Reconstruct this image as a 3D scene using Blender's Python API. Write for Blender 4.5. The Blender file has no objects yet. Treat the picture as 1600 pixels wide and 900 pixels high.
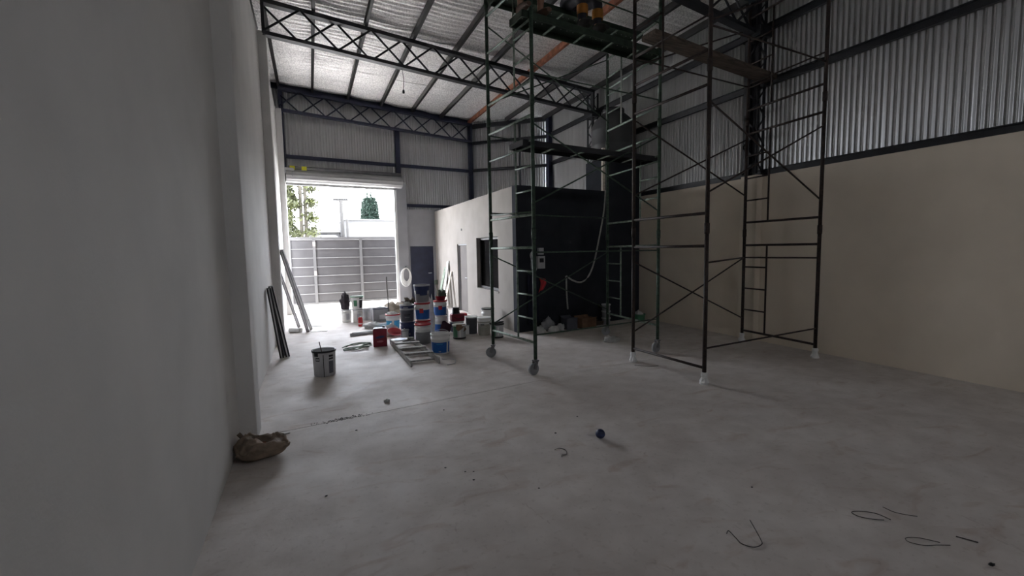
import bpy, bmesh, math, random
from mathutils import Vector, Matrix, noise
random.seed(7)
R = math.radians
SC = bpy.context.scene
COL = SC.collection

# ------------------------------------------------------------------ camera, world, sun, exposure
XL, XR, Y0, SP, PHI = -0.623, 6.80, 4.346, 4.508, 0.12651
SK = math.tan(PHI)
YF = Y0 + 2 * SP                                   # front wall line at the left wall
YB = -2.6                                          # back wall
H = 1.6

def cam_matrix(yaw, pitch, roll, loc):
    cy, sy, cp, sp = math.cos(yaw), math.sin(yaw), math.cos(pitch), math.sin(pitch)
    f = Vector((sy * cp, cy * cp, sp)); r = Vector((cy, -sy, 0)); u = r.cross(f)
    c, s = math.cos(roll), math.sin(roll)
    r2, u2 = c * r + s * u, -s * r + c * u
    m = Matrix((r2, u2, -f)).transposed().to_4x4(); m.translation = loc
    return m
cd = bpy.data.cameras.new('camera'); cam = bpy.data.objects.new('camera', cd); COL.objects.link(cam)
cam.matrix_world = cam_matrix(0.41656, -0.08486, -0.01761, Vector((0, 0, H)))
cd.sensor_width = 36; cd.lens = 708.1 / 1600 * 36; cd.clip_start = 0.05; cd.clip_end = 400
SC.camera = cam

w = bpy.data.worlds.new('world'); SC.world = w; w.use_nodes = True
nt = w.node_tree; nt.nodes.clear()
wo = nt.nodes.new('ShaderNodeOutputWorld'); bg = nt.nodes.new('ShaderNodeBackground')
sky = nt.nodes.new('ShaderNodeTexSky'); sky.sky_type = 'NISHITA'; sky.sun_disc = False
sky.sun_elevation = R(72); sky.sun_rotation = R(-40); sky.dust_density = 3.0; sky.air_density = 1.0
mixw = nt.nodes.new('ShaderNodeMix'); mixw.data_type = 'RGBA'; mixw.inputs[0].default_value = 0.75
mixw.inputs[7].default_value = (8.4, 8.65, 9.3, 1)
nt.links.new(sky.outputs[0], mixw.inputs[6]); nt.links.new(mixw.outputs[2], bg.inputs[0])
nt.links.new(bg.outputs[0], wo.inputs[0]); bg.inputs[1].default_value = 0.36

sd = bpy.data.lights.new('sun', 'SUN'); sd.energy = 2.8; sd.angle = R(0.8); sd.color = (1, 0.96, 0.88)
sun = bpy.data.objects.new('sun', sd); COL.objects.link(sun)
sun_from = Vector((0.30, 0.03, 1.0)).normalized()
sun.rotation_euler = (-sun_from).to_track_quat('-Z', 'Y').to_euler()

pd = bpy.data.lights.new('door_sky_portal', 'AREA'); pd.shape = 'RECTANGLE'; pd.size = 3.0; pd.size_y = 3.4
pd.cycles.is_portal = True
po = bpy.data.objects.new('door_sky_portal', pd); COL.objects.link(po)
po.location = (0.95, 13.62, 1.7); po.rotation_euler = (R(-90), 0, PHI)
REAR_FILL = ((2.5, 3.5, 3.5, 4.1),)     # unseen rear opening added as fill light: x0,x1,z0,z1
for (xa, xb, za, zb) in REAR_FILL:
    pd = bpy.data.lights.new('rear_fill_portal', 'AREA'); pd.shape = 'RECTANGLE'; pd.size = xb - xa; pd.size_y = zb - za; pd.cycles.is_portal = True  # samples sky through the added rear opening
    po = bpy.data.objects.new('rear_fill_portal', pd); COL.objects.link(po); po.location = ((xa + xb) / 2, YB - .22, (za + zb) / 2); po.rotation_euler = (R(90), 0, 0)

SC.view_settings.view_transform = 'Standard'; SC.view_settings.look = 'None'
SC.view_settings.exposure = 3.38; SC.view_settings.gamma = 1.0
try: SC.view_settings.use_curve_mapping = False
except Exception: pass
SC.cycles.use_denoising = True
SC.cycles.max_bounces = 16; SC.cycles.diffuse_bounces = 12; SC.cycles.glossy_bounces = 4
SC.cycles.sample_clamp_indirect = 20

# ------------------------------------------------------------------ materials
MATS = {}
def mat(name, col, rough=0.7, metal=0.0, var=0.12, scale=6.0, bump=0.0, bscale=40.0, col2=None, spec=0.4, detail=6, stretch=None, thr=(0.3, 0.7)):
    if name in MATS: return MATS[name]
    m = bpy.data.materials.new(name); m.use_nodes = True; n = m.node_tree.nodes; l = m.node_tree.links
    b = n['Principled BSDF']; b.inputs['Roughness'].default_value = rough; b.inputs['Metallic'].default_value = metal
    b.inputs['Specular IOR Level'].default_value = spec
    tc = n.new('ShaderNodeTexCoord'); mp = n.new('ShaderNodeMapping'); l.new(tc.outputs['Object'], mp.inputs[0])
    if stretch: mp.inputs['Scale'].default_value = stretch
    t = n.new('ShaderNodeTexNoise'); t.inputs['Scale'].default_value = scale; t.inputs['Detail'].default_value = detail
    l.new(mp.outputs[0], t.inputs['Vector'])
    r = n.new('ShaderNodeValToRGB'); l.new(t.outputs['Fac'], r.inputs[0])
    c2 = col2 or tuple(max(0, c * (1 - var * 1.6)) for c in col)
    c1 = col if col2 else tuple(min(1, c * (1 + var * .6)) for c in col)
    r.color_ramp.elements[0].position = thr[0]; r.color_ramp.elements[1].position = thr[1]
    r.color_ramp.elements[0].color = (*c2, 1); r.color_ramp.elements[1].color = (*c1, 1)
    l.new(r.outputs[0], b.inputs['Base Color'])
    if bump:
        t2 = n.new('ShaderNodeTexNoise'); t2.inputs['Scale'].default_value = bscale; t2.inputs['Detail'].default_value = 4
        l.new(mp.outputs[0], t2.inputs['Vector'])
        bp = n.new('ShaderNodeBump'); bp.inputs['Strength'].default_value = bump; bp.inputs['Distance'].default_value = 0.01
        l.new(t2.outputs['Fac'], bp.inputs['Height']); l.new(bp.outputs[0], b.inputs['Normal'])
    MATS[name] = m
    return m

def floor_material():
    m = bpy.data.materials.new('concrete_floor'); m.use_nodes = True; n = m.node_tree.nodes; l = m.node_tree.links
    b = n['Principled BSDF']; tc = n.new('ShaderNodeTexCoord')
    def noi(scale, detail, stretch=(1, 1, 1), rot=0, dist=0):
        mp = n.new('ShaderNodeMapping'); mp.inputs['Scale'].default_value = stretch; mp.inputs['Rotation'].default_value = (0, 0, rot)
        l.new(tc.outputs['Object'], mp.inputs[0]); t = n.new('ShaderNodeTexNoise'); t.inputs['Scale'].default_value = scale
        t.inputs['Detail'].default_value = detail; t.inputs['Distortion'].default_value = dist; l.new(mp.outputs[0], t.inputs['Vector']); return t.outputs['Fac']
    def ramp(src, p0, c0, p1, c1):
        r = n.new('ShaderNodeValToRGB'); l.new(src, r.inputs[0]); e = r.color_ramp.elements
        e[0].position, e[1].position = p0, p1; e[0].color, e[1].color = (*c0, 1), (*c1, 1); return r.outputs[0]
    def mul(a, c, fac=1.0):
        x = n.new('ShaderNodeMix'); x.data_type = 'RGBA'; x.blend_type = 'MULTIPLY'; x.inputs[0].default_value = fac
        l.new(a, x.inputs[6]); l.new(c, x.inputs[7]); return x.outputs[2]
    base = ramp(noi(0.9, 8, dist=.4), .3, (.53, .485, .45), .7, (.67, .63, .595))
    c = mul(base, ramp(noi(5, 10), .35, (.86, .85, .84), .65, (1, 1, 1)))
    c = mul(c, ramp(noi(2.2, 9, (1, 2.2, 1), .5, 1.5), .27, (.76, .66, .60), .42, (1, 1, 1)), .7)
    c = mul(c, ramp(noi(3.5, 8, (2.5, 1, 1), 1.1, 2.5), .24, (.66, .62, .59), .33, (1, 1, 1)), .6)
    c = mul(c, ramp(noi(26, 4), .3, (.8, .78, .76), .42, (1, 1, 1)), .6)
    l.new(c, b.inputs['Base Color'])
    rr = ramp(noi(1.6, 6), .3, (.58, .58, .58), .7, (.8, .8, .8)); l.new(rr, b.inputs['Roughness'])
    b.inputs['Specular IOR Level'].default_value = .3
    bp = n.new('ShaderNodeBump'); bp.inputs['Strength'].default_value = .12; bp.inputs['Distance'].default_value = .01
    l.new(noi(30, 6), bp.inputs['Height']); l.new(bp.outputs[0], b.inputs['Normal'])
    return m
M_FLOOR = floor_material()
M_JOINT = mat('joint_filler', (.16, .15, .14), .95)
M_WALL = mat('grey_plaster', (.66, .65, .63), .85, var=.06, scale=1.6, bump=.08, bscale=60)
M_COLM = mat('painted_column', (.64, .63, .61), .8, var=.05, scale=2, bump=.2, bscale=50)
M_WALLR = mat('beige_plaster', (.70, .62, .51), .85, var=.06, scale=1.4, bump=.08, bscale=60)
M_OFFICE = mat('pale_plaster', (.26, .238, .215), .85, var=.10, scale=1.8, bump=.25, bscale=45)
M_DARKP = mat('charcoal_paint', (.036, .039, .046), .95, var=.12, scale=2.5, bump=.1, bscale=60, spec=.08)
M_MASON = mat('grey_render', (.27, .27, .285), .9, var=.1, scale=2, bump=.3, bscale=60)
M_SHEET = mat('galvanised_sheet', (.55, .55, .55), .36, .7, var=.08, scale=2.2, stretch=(3, 3, .4))
def foil_material():
    m = bpy.data.materials.new('foil_insulation'); m.use_nodes = True; n = m.node_tree.nodes; l = m.node_tree.links
    b = n['Principled BSDF']; tc = n.new('ShaderNodeTexCoord'); b.inputs['Metallic'].default_value = .35; b.inputs['Roughness'].default_value = .38
    def noi(scale, stretch, detail=5):
        mp = n.new('ShaderNodeMapping'); mp.inputs['Scale'].default_value = stretch; l.new(tc.outputs['Object'], mp.inputs[0])
        t = n.new('ShaderNodeTexNoise'); t.inputs['Scale'].default_value = scale; t.inputs['Detail'].default_value = detail; l.new(mp.outputs[0], t.inputs['Vector']); return t.outputs['Fac']
    r = n.new('ShaderNodeValToRGB'); l.new(noi(40, (1, 1, 1), 3), r.inputs[0]); r.color_ramp.elements[0].position = .35; r.color_ramp.elements[1].position = .62
    r.color_ramp.elements[0].color = (.62, .61, .60, 1); r.color_ramp.elements[1].color = (.97, .96, .94, 1); l.new(r.outputs[0], b.inputs['Base Color'])
    b1 = n.new('ShaderNodeBump'); b1.inputs['Strength'].default_value = .8; b1.inputs['Distance'].default_value = .03; l.new(noi(1.0, (1.0, 13, 1), 3), b1.inputs['Height'])
    b2 = n.new('ShaderNodeBump'); b2.inputs['Strength'].default_value = .5; b2.inputs['Distance'].default_value = .01; l.new(noi(55, (1, 1, 1), 2), b2.inputs['Height'])
    l.new(b1.outputs[0], b2.inputs['Normal']); l.new(b2.outputs[0], b.inputs['Normal'])
    return m
M_FOIL = foil_material()
M_STEEL = mat('black_steel', (.016, .017, .021), .5, .1, var=.3, scale=8, spec=.5)
M_NAVY = mat('navy_steel', (.022, .026, .052), .5, .1, var=.2, scale=5)
M_PURL = mat('purlin_steel', (.030, .029, .029), .5, .35, var=.25, scale=5)
M_RUST = mat('red_oxide_steel', (.27, .10, .055), .7, .1, var=.35, scale=9)
M_GREEN = mat('green_scaffold_paint', (.065, .11, .075), .5, .2, var=.4, scale=22, col2=(.022, .035, .026))
M_GRNP = mat('pale_green_tube', (.30, .36, .31), .55, .2, var=.4, scale=25, col2=(.12, .17, .13))
M_DECK = mat('green_deck_steel', (.045, .07, .045), .55, .3, var=.3, scale=15, col2=(.028, .04, .03))
M_BROWN = mat('rusty_tube', (.050, .032, .026), .65, .2, var=.4, scale=25, col2=(.018, .014, .013))
M_WOOD = mat('weathered_timber', (.10, .075, .058), .85, var=.4, scale=9, stretch=(.4, 4, 4), bump=.4, bscale=30)
M_PALEW = mat('pale_timber', (.62, .56, .48), .8, var=.2, scale=8, stretch=(.5, 5, 5))
M_LADDER = mat('dusty_timber', (.36, .35, .33), .85, var=.25, scale=10, stretch=(3, .6, 3))
M_WHITE = mat('white_plastic', (.74, .74, .72), .45, var=.06, scale=8)
M_WHITEP = mat('white_powder_coat', (.66, .66, .65), .4, .1, var=.05, scale=4)
M_SHUT = mat('shutter_coating', (.34, .34, .335), .45, .1, var=.08, scale=4)
M_GALV = mat('dull_zinc', (.20, .20, .205), .4, .5, var=.15, scale=6)
M_BLUE = mat('blue_print', (.016, .12, .42), .45, var=.1, scale=12)
M_SKYB = mat('cyan_print', (.05, .33, .58), .45, var=.1, scale=12)
M_DBLUE = mat('dark_blue_print', (.030, .045, .13), .5, var=.15, scale=12)
M_RED = mat('red_plastic', (.50, .028, .035), .45, var=.12, scale=12)
M_DRED = mat('maroon_tin', (.22, .016, .035), .4, .1, var=.15, scale=10)
M_GREY = mat('grey_plastic', (.26, .265, .275), .55, var=.1, scale=8)
M_LGREY = mat('light_grey_plastic', (.47, .475, .49), .5, var=.08, scale=8)
M_SLATE = mat('slate_print', (.10, .105, .13), .5, var=.12, scale=9)
M_BLACK = mat('black_plastic', (.014, .014, .016), .5, var=.2, scale=9)
M_GRNL = mat('green_print', (.06, .20, .11), .5, var=.15, scale=10)
M_CARD = mat('brown_cardboard', (.24, .14, .085), .9, var=.2, scale=8)
M_CLOTH = mat('white_rag', (.62, .62, .60), .95, var=.15, scale=10, bump=.4, bscale=30)
M_BEIGE = mat('beige_sack', (.42, .37, .30), .95, var=.25, scale=10, bump=.5, bscale=25)
M_SACK = mat('brown_paper_sack', (.27, .205, .15), .9, var=.35, scale=9, bump=.6, bscale=22)
M_DCLOTH = mat('dark_cloth', (.06, .05, .06), .95, var=.3, scale=14, bump=.4, bscale=30)
M_ALU = mat('aluminium', (.60, .60, .61), .35, .8, var=.08, scale=6)
M_WIRE = mat('steel_wire', (.10, .09, .085), .5, .6, var=.2, scale=30)
M_STRAP = mat('pale_webbing', (.42, .42, .40), .9, var=.15, scale=30)
M_BALL = mat('navy_tape', (.012, .022, .075), .4, var=.2, scale=14)
M_PLANT = mat('grey_green_rag', (.20, .24, .19), .9, var=.3, scale=14)
M_TANK = mat('charcoal_tank', (.060, .061, .064), .55, var=.15, scale=3)
M_GATE = mat('gate_sheet', (.040, .037, .037), .6, .1, var=.12, scale=3)
M_GATEF = mat('gate_frame', (.075, .072, .07), .55, .1, var=.1, scale=4)
M_LIP = mat('pale_lip', (.17, .165, .16), .55)
M_PAVE = mat('pale_pavement', (.55, .54, .52), .9, var=.1, scale=1.2, bump=.2, bscale=20)
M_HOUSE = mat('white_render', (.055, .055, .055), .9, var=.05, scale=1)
M_TILE = mat('grey_tile', (.028, .027, .026), .9, var=.3, scale=6)
M_POLE = mat('grey_pole', (.16, .15, .14), .85, var=.2, scale=4)
M_DPOLE = mat('dark_pole', (.007, .0065, .006), .85, var=.2, scale=4)
M_BARK = mat('pale_bark', (.03, .026, .018), .95, var=.3, scale=8)
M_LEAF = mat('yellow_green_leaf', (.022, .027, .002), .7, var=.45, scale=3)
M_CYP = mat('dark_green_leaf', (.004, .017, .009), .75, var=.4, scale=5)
M_SKIN = mat('skin', (.34, .19, .125), .6, var=.08, scale=10)
M_HAIR = mat('black_hair', (.012, .010, .009), .7, var=.2, scale=40)
M_TROU = mat('dark_work_trousers', (.035, .035, .042), .9, var=.25, scale=14)
M_REFL = mat('orange_stripe', (.34, .14, .02), .6, var=.15, scale=12)
M_SHIRT = mat('grey_shirt', (.17, .18, .20), .9, var=.15, scale=10)
M_PURP = mat('purple_shorts', (.075, .055, .14), .9, var=.15, scale=10)
M_MAROON = mat('maroon_shirt', (.15, .04, .045), .9, var=.15, scale=10)
M_BOOT = mat('dark_boot', (.022, .020, .018), .7, var=.2, scale=14)
M_YEL = mat('yellow_tape', (.62, .58, .03), .5, var=.08, scale=9)
M_TROWEL = mat('pink_plate', (.55, .42, .38), .6, var=.1, scale=9)
def glass():
    m = bpy.data.materials.new('window_glass'); m.use_nodes = True; b = m.node_tree.nodes['Principled BSDF']
    b.inputs['Base Color'].default_value = (.30, .33, .35, 1); b.inputs['Roughness'].default_value = .03
    b.inputs['Transmission Weight'].default_value = 1.0; b.inputs['IOR'].default_value = 1.12
    return m
M_GLASS = glass()

# ------------------------------------------------------------------ mesh helpers
class MB:
    def __init__(s): s.v = []; s.f = []; s.sm = []
    def add(s, vs, fs, smooth=False):
        o = len(s.v); s.v += [tuple(v) for v in vs]; s.f += [tuple(i + o for i in f) for f in fs]; s.sm += [smooth] * len(fs); return s
    def box(s, c, size, rz=0, rot=None):
        hx, hy, hz = size[0] / 2, size[1] / 2, size[2] / 2
        m = rot if rot is not None else Matrix.Rotation(rz, 3, 'Z')
        vs = [Vector(c) + m @ Vector((x * hx, y * hy, z * hz)) for z in (-1, 1) for y in (-1, 1) for x in (-1, 1)]
        return s.add(vs, [(0, 2, 3, 1), (4, 5, 7, 6), (0, 1, 5, 4), (2, 6, 7, 3), (0, 4, 6, 2), (1, 3, 7, 5)])
    def span(s, x0, x1, y0, y1, z0, z1):
        return s.box(((x0 + x1) / 2, (y0 + y1) / 2, (z0 + z1) / 2), (x1 - x0, y1 - y0, z1 - z0))
    def bar(s, p, q, wd, hg, up=(0, 0, 1)):
        p, q = Vector(p), Vector(q); d = q - p; L = d.length; d.normalize()
        u = Vector(up); r = d.cross(u)
        if r.length < 1e-4: r = d.cross(Vector((1, 0, 0)))
        r.normalize(); u = r.cross(d)
        m = Matrix((d, r, u)).transposed()
        return s.box((p + q) / 2, (L, wd, hg), rot=m)
    def tube(s, pts, r, n=8, closed=False, caps=True):
        pts = [Vector(p) for p in pts]; k = len(pts); rr = r if isinstance(r, (list, tuple)) else [r] * k
        prev = None; rings = []
        for i in range(k):
            a = pts[(i - 1) % k] if (closed or i > 0) else pts[i]; b = pts[(i + 1) % k] if (closed or i < k - 1) else pts[i]
            d = (b - a); d = d.normalized() if d.length > 1e-9 else Vector((0, 0, 1))
            if prev is None:
                x = d.cross(Vector((0, 0, 1)))
                if x.length < 1e-3: x = d.cross(Vector((1, 0, 0)))
            else: x = prev - d * prev.dot(d)
            x.normalize(); prev = x; y = d.cross(x)
            rings.append([pts[i] + (x * math.cos(2 * math.pi * j / n) + y * math.sin(2 * math.pi * j / n)) * rr[i] for j in range(n)])
        vs = [v for ring in rings for v in ring]; fs = []
        for i in range(k if closed else k - 1):
            a, b = i * n, ((i + 1) % k) * n
            fs += [(a + j, a + (j + 1) % n, b + (j + 1) % n, b + j) for j in range(n)]
        s.add(vs, fs, True)
        if caps and not closed:
            o = len(s.v) - k * n
            s.f.append(tuple(o + j for j in reversed(range(n)))); s.f.append(tuple(o + (k - 1) * n + j for j in range(n))); s.sm += [False, False]
        return s
    def lathe(s, prof, n=20, c=(0, 0, 0), cap_bottom=True, cap_top=False, smooth=True):
        c = Vector(c); o = len(s.v); k = len(prof)
        vs = [c + Vector((r * math.cos(2 * math.pi * j / n), r * math.sin(2 * math.pi * j / n), z)) for r, z in prof for j in range(n)]
        fs = [(i * n + j, i * n + (j + 1) % n, (i + 1) * n + (j + 1) % n, (i + 1) * n + j) for i in range(k - 1) for j in range(n)]
        s.add(vs, fs, smooth)
        if cap_bottom: s.f.append(tuple(o + j for j in reversed(range(n)))); s.sm.append(False)
        if cap_top: s.f.append(tuple(o + (k - 1) * n + j for j in range(n))); s.sm.append(False)
        return s
    def prism(s, poly, z0, z1):
        n = len(poly)
        vs = [(x, y, z0) for x, y in poly] + [(x, y, z1) for x, y in poly]
        return s.add(vs, [tuple(reversed(range(n))), tuple(range(n, 2 * n))] + [(i, (i + 1) % n, n + (i + 1) % n, n + i) for i in range(n)])
    def grid(s, nx, ny, fn, smooth=True):
        vs = [fn(i / nx, j / ny) for j in range(ny + 1) for i in range(nx + 1)]
        return s.add(vs, [(j * (nx + 1) + i, j * (nx + 1) + i + 1, (j + 1) * (nx + 1) + i + 1, (j + 1) * (nx + 1) + i) for j in range(ny) for i in range(nx)], smooth)
    def mesh(s, name, m):
        me = bpy.data.meshes.new(name); me.from_pydata(s.v, [], s.f); me.update()
        me.polygons.foreach_set('use_smooth', s.sm)
        if m: me.materials.append(m)
        return me
    def build(s, name, m, parent=None, bevel=0):
        o = bpy.data.objects.new(name, s.mesh(name, m)); COL.objects.link(o)
        if parent: o.parent = parent
        if bevel:
            b = o.modifiers.new('bevel', 'BEVEL'); b.width = bevel; b.segments = 2; b.limit_method = 'ANGLE'
        return o
def tag(o, label=None, cat=None, group=None, kind=None):
    if label: o['label'] = label
    if cat: o['category'] = cat
    if group: o['group'] = group
    if kind: o['kind'] = kind
    return o
def empty(name, loc=(0, 0, 0), rz=0):
    o = bpy.data.objects.new(name, None); COL.objects.link(o); o.location = loc; o.rotation_euler = (0, 0, rz); o.empty_display_size = .1
    return o
def ysk(x, yl): return yl + (x - XL) * SK
def roof_z(x): return 5.815 - .045 * (x - XL)

# ------------------------------------------------------------------ floor
fl = MB().prism([(XL - .3, YB - .2), (XR + .3, YB - .2), (XR + .3, 12.5), (4.9, 14.2), (XL - .3, ysk(XL - .3, YF))], -.2, -.02).build('floor', M_JOINT)
tag(fl, 'grey concrete floor of the workshop', kind='structure')
j = 4.43; g = .005
MB().prism([(XL, YB), (XR, YB), (XR, ysk(XR, j) - g), (XL, ysk(XL, j) - g)], -.05, 0).build('floor_slab', M_FLOOR, fl)
MB().prism([(XL, ysk(XL, j) + g), (XR, ysk(XR, j) + g), (XR, 12.36), (4.872, 14.061), (XL, ysk(XL, YF))], -.05, 0).build('floor_slab', M_FLOOR, fl)

# ------------------------------------------------------------------ left wall with columns
wl = MB().span(XL - .2, XL, YB, YF + .25, 0, 5.3).build('wall_left', M_WALL); tag(wl, 'long grey plastered wall with slim columns', kind='structure')
for y, z in ((Y0, 5.3), (Y0 + SP, 5.30), (13.1, 5.25)):
    MB().span(XL - .01, XL + .132, y, y + .30, 0, z).build('column', M_COLM, wl, bevel=.006)
WAVE = .075
def corrugated(parent, p0, p1, z0, z1, m=M_SHEET, name='corrugated_sheet', amp=.019):
    p0, p1 = Vector(p0), Vector(p1); L = (p1 - p0).length; nw = max(1, round(L / (12 * WAVE))); wd = L / nw
    rz = math.atan2(p1.y - p0.y, p1.x - p0.x); waves = max(1, round(wd / WAVE)); seg = waves * 6
    prof = [(wd * i / seg + (0 if i else 0), amp * math.cos(2 * math.pi * i / 6)) for i in range(seg + 1)]
    b = MB(); vs = [(x, y, 0) for x, y in prof] + [(x, y, z1 - z0) for x, y in prof]; n = seg + 1
    b.add(vs, [(i, i + 1, n + i + 1, n + i) for i in range(seg)], True)
    me = b.mesh(name, m)
    for k in range(nw):
        o = bpy.data.objects.new(name, me); COL.objects.link(o); o.parent = parent
        o.location = p0 + (p1 - p0) * (k / nw) + Vector((0, 0, z0)); o.rotation_euler = (0, 0, rz)
corrugated(wl, (XL - .1, YB, 0), (XL - .1, YF + .35, 0), 5.2, 6.05)

# ------------------------------------------------------------------ right wall
wr = MB().span(XR, XR + .2, YB, 12.4, 0, 2.74).build('wall_right', M_WALLR); tag(wr, 'beige plastered lower wall with corrugated sheet above', kind='structure')
YR1, YR2 = 5.20, 9.80
for y in (YR1, YR2):
    MB().span(XR - .132, XR + .01, y, y + .30, 0, 2.74).build('column', M_WALLR, wr, bevel=.006)
corrugated(wr, (XR + .08, YB, 0), (XR + .08, 12.36, 0), 2.70, 5.74)
for z, hh in ((2.775, .09), (4.18, .10), (5.03, .10)):
    b = MB().span(XR - .01, XR + .05, YB, 12.34, z - hh / 2, z + hh / 2); b.span(XR - .035, XR - .01, YB, 12.34, z + hh / 2 - .015, z + hh / 2)
    b.build('girt', M_STEEL, wr)
def lattice_column(parent, x0, y0, wx, wy, z0, z1):
    b = MB()
    for sx in (0, 1):
        for sy in (0, 1):
            x, y = x0 + sx * wx, y0 + sy * wy
            b.box((x + (.022 if not sx else -.022), y, (z0 + z1) / 2), (.05, .008, z1 - z0)); b.box((x, y + (.022 if not sy else -.022), (z0 + z1) / 2), (.008, .05, z1 - z0))
    c = b.build('lattice_column', M_STEEL, parent)
    n = round((z1 - z0) / .22); dz = (z1 - z0) / n
    for k in range(n):
        a, e = (0, 1) if k % 2 else (1, 0)
        za, zb = z0 + k * dz, z0 + (k + 1) * dz
        MB().bar((x0 + a * wx, y0, za), (x0 + e * wx, y0, zb), .008, .03, up=(0, 1, 0)).build('lacing_bar', M_STEEL, c)
        MB().bar((x0, y0 + a * wy, za), (x0, y0 + e * wy, zb), .03, .008, up=(1, 0, 0)).build('lacing_bar', M_STEEL, c)
lattice_column(wr, XR - .20, YR1 - .02, .18, .24, 2.75, 5.44)
lattice_column(wr, XR - .20, YR2 - .02, .18, .24, 2.75, 5.44)
for y in (YR1 + .1, YR2 + .1):
    MB().span(XR - .25, XR + .02, y - .18, y + .18, 4.86, 5.02).build('gusset_plate', M_STEEL, wr)
MB().span(XR - .10, XR + .02, 12.24, 12.38, 0, 5.62).build('corner_post', M_NAVY, wr)

# ------------------------------------------------------------------ back wall
b = MB(); xs = [XL - .2]
for (xa, xb, za, zb) in REAR_FILL:
    b.span(xs[-1], xa, YB - .2, YB, 0, 6.2); b.span(xa, xb, YB - .2, YB, 0, za); b.span(xa, xb, YB - .2, YB, zb, 6.2); xs.append(xb)
b.span(xs[-1], XR + .2, YB - .2, YB, 0, 6.2)
wb = b.build('wall_back', M_WALL); tag(wb, 'plain grey wall at the rear of the workshop', kind='structure')

for i, (xa, xb, za, zb) in enumerate(REAR_FILL):  # frame of the opening added behind the camera to brighten the near room
    wn = empty('window_%d' % (i + 2), (xa, YB - .1, za)); tag(wn, 'unseen high opening added in the rear wall as fill light', kind='structure')
    for (a, c, e, f) in ((xa, xb, za, za + .05), (xa, xb, zb - .05, zb), (xa, xa + .05, za, zb), (xb - .05, xb, za, zb), ((xa + xb) / 2 - .02, (xa + xb) / 2 + .02, za, zb)):
        o = MB().span(a, c, YB - .13, YB - .08, e, f).build('window_frame', M_STEEL, wn); o.matrix_parent_inverse = Matrix.Translation(-Vector(wn.location))

# ------------------------------------------------------------------ front wall, chamfered corner
def P(x, yl, z, dn=0): return Vector((x - dn * math.sin(PHI), ysk(x, yl) + dn * math.cos(PHI), z))
def skbox(b, x0, x1, yl0, yl1, z0, z1):
    return b.prism([(x0, ysk(x0, yl0)), (x1, ysk(x1, yl0)), (x1, ysk(x1, yl1)), (x0, ysk(x0, yl1))], z0, z1)
XD0, XD1 = -.54, 2.40
b = MB(); skbox(b, 2.70, 2.77, YF, YF + .18, 0, 2.86); skbox(b, 2.77, 3.50, YF, YF + .18, 1.745, 2.86); skbox(b, 3.50, 4.86, YF, YF + .18, 0, 2.86)
wf = b.build('wall_front', M_MASON); tag(wf, 'grey rendered street wall with corrugated sheet above', kind='structure')
skbox(MB(), XD1, 2.70, YF - .06, YF + .22, 0, 3.62).build('column', M_MASON, wf)
skbox(MB(), XL - .1, XD0 - .02, YF, YF + .22, 0, 3.62).build('column', M_COLM, wf)
corrugated(wf, P(XL - .2, YF, 0, .12), P(2.45, YF, 0, .12), 3.42, 6.02)
corrugated(wf, P(2.45, YF, 0, .12), P(4.87, YF, 0, .12), 2.80, 5.75)
for z, x0, x1 in ((4.13, XL + .1, 2.44), (4.13, 2.56, 4.85), (2.97, 2.70, 4.85)):
    skbox(MB(), x0, x1, YF + .02, YF + .09, z - .045, z + .045).build('girt', M_NAVY, wf)
skbox(MB(), 2.43, 2.56, YF - .03, YF + .09, 3.6, 5.2).build('steel_post', M_NAVY, wf)
skbox(MB(), XL + .10, XL + .17, YF - .03, YF + .06, 3.55, 5.75).build('steel_post', M_NAVY, wf)
skbox(MB(), 4.79, 4.92, YF - .04, YF + .10, 0, 5.62).build('corner_post', M_NAVY, wf)
b = MB(); n_ = 1
b.add([P(XL - .25, YF, roof_z(XL - .25) + .0, .02), P(4.9, YF, roof_z(4.9) + .0, .02), P(4.9, YF, roof_z(4.9) + .2, .02), P(XL - .25, YF, roof_z(XL - .25) + .2, .02),
       P(XL - .25, YF, roof_z(XL - .25) + .0, .05), P(4.9, YF, roof_z(4.9) + .0, .05), P(4.9, YF, roof_z(4.9) + .2, .05), P(XL - .25, YF, roof_z(XL - .25) + .2, .05)],
      [(0, 1, 2, 3), (7, 6, 5, 4), (0, 4, 5, 1), (3, 2, 6, 7), (0, 3, 7, 4), (1, 5, 6, 2)])
b.build('fascia_board', M_NAVY, wf)
CA, CB = Vector((4.90, ysk(4.90, YF), 0)), Vector((XR + .04, 12.36, 0))
cdv = (CB - CA).normalized(); cnv = Vector((-cdv.y, cdv.x, 0))
wc = MB().bar(CA + Vector((0, 0, 1.4)) + cnv * .1, CB + Vector((0, 0, 1.4)) + cnv * .1, .18, 2.8).build('wall_corner', M_MASON); tag(wc, 'chamfered corner wall with corrugated sheet above the office', kind='structure')
corrugated(wc, CA + cnv * .1 - cdv * .14, CB + cnv * .1 + cdv * .12, 2.7, 5.75)
for z in (2.97, 4.14, 5.0):
    MB().bar(CA + Vector((0, 0, z)), CB + Vector((0, 0, z)), .06, .085).build('girt', M_STEEL, wc)
MB().bar(CA + Vector((0, 0, 5.52)), CB + Vector((0, 0, 5.52)), .08, .12).build('girt', M_STEEL, wc)
mid = CA + (CB - CA) * .62
MB().bar(mid + Vector((0, 0, 2.8)), mid + Vector((0, 0, 5.5)), .05, .05).build('steel_post', M_STEEL, wc)

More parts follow.
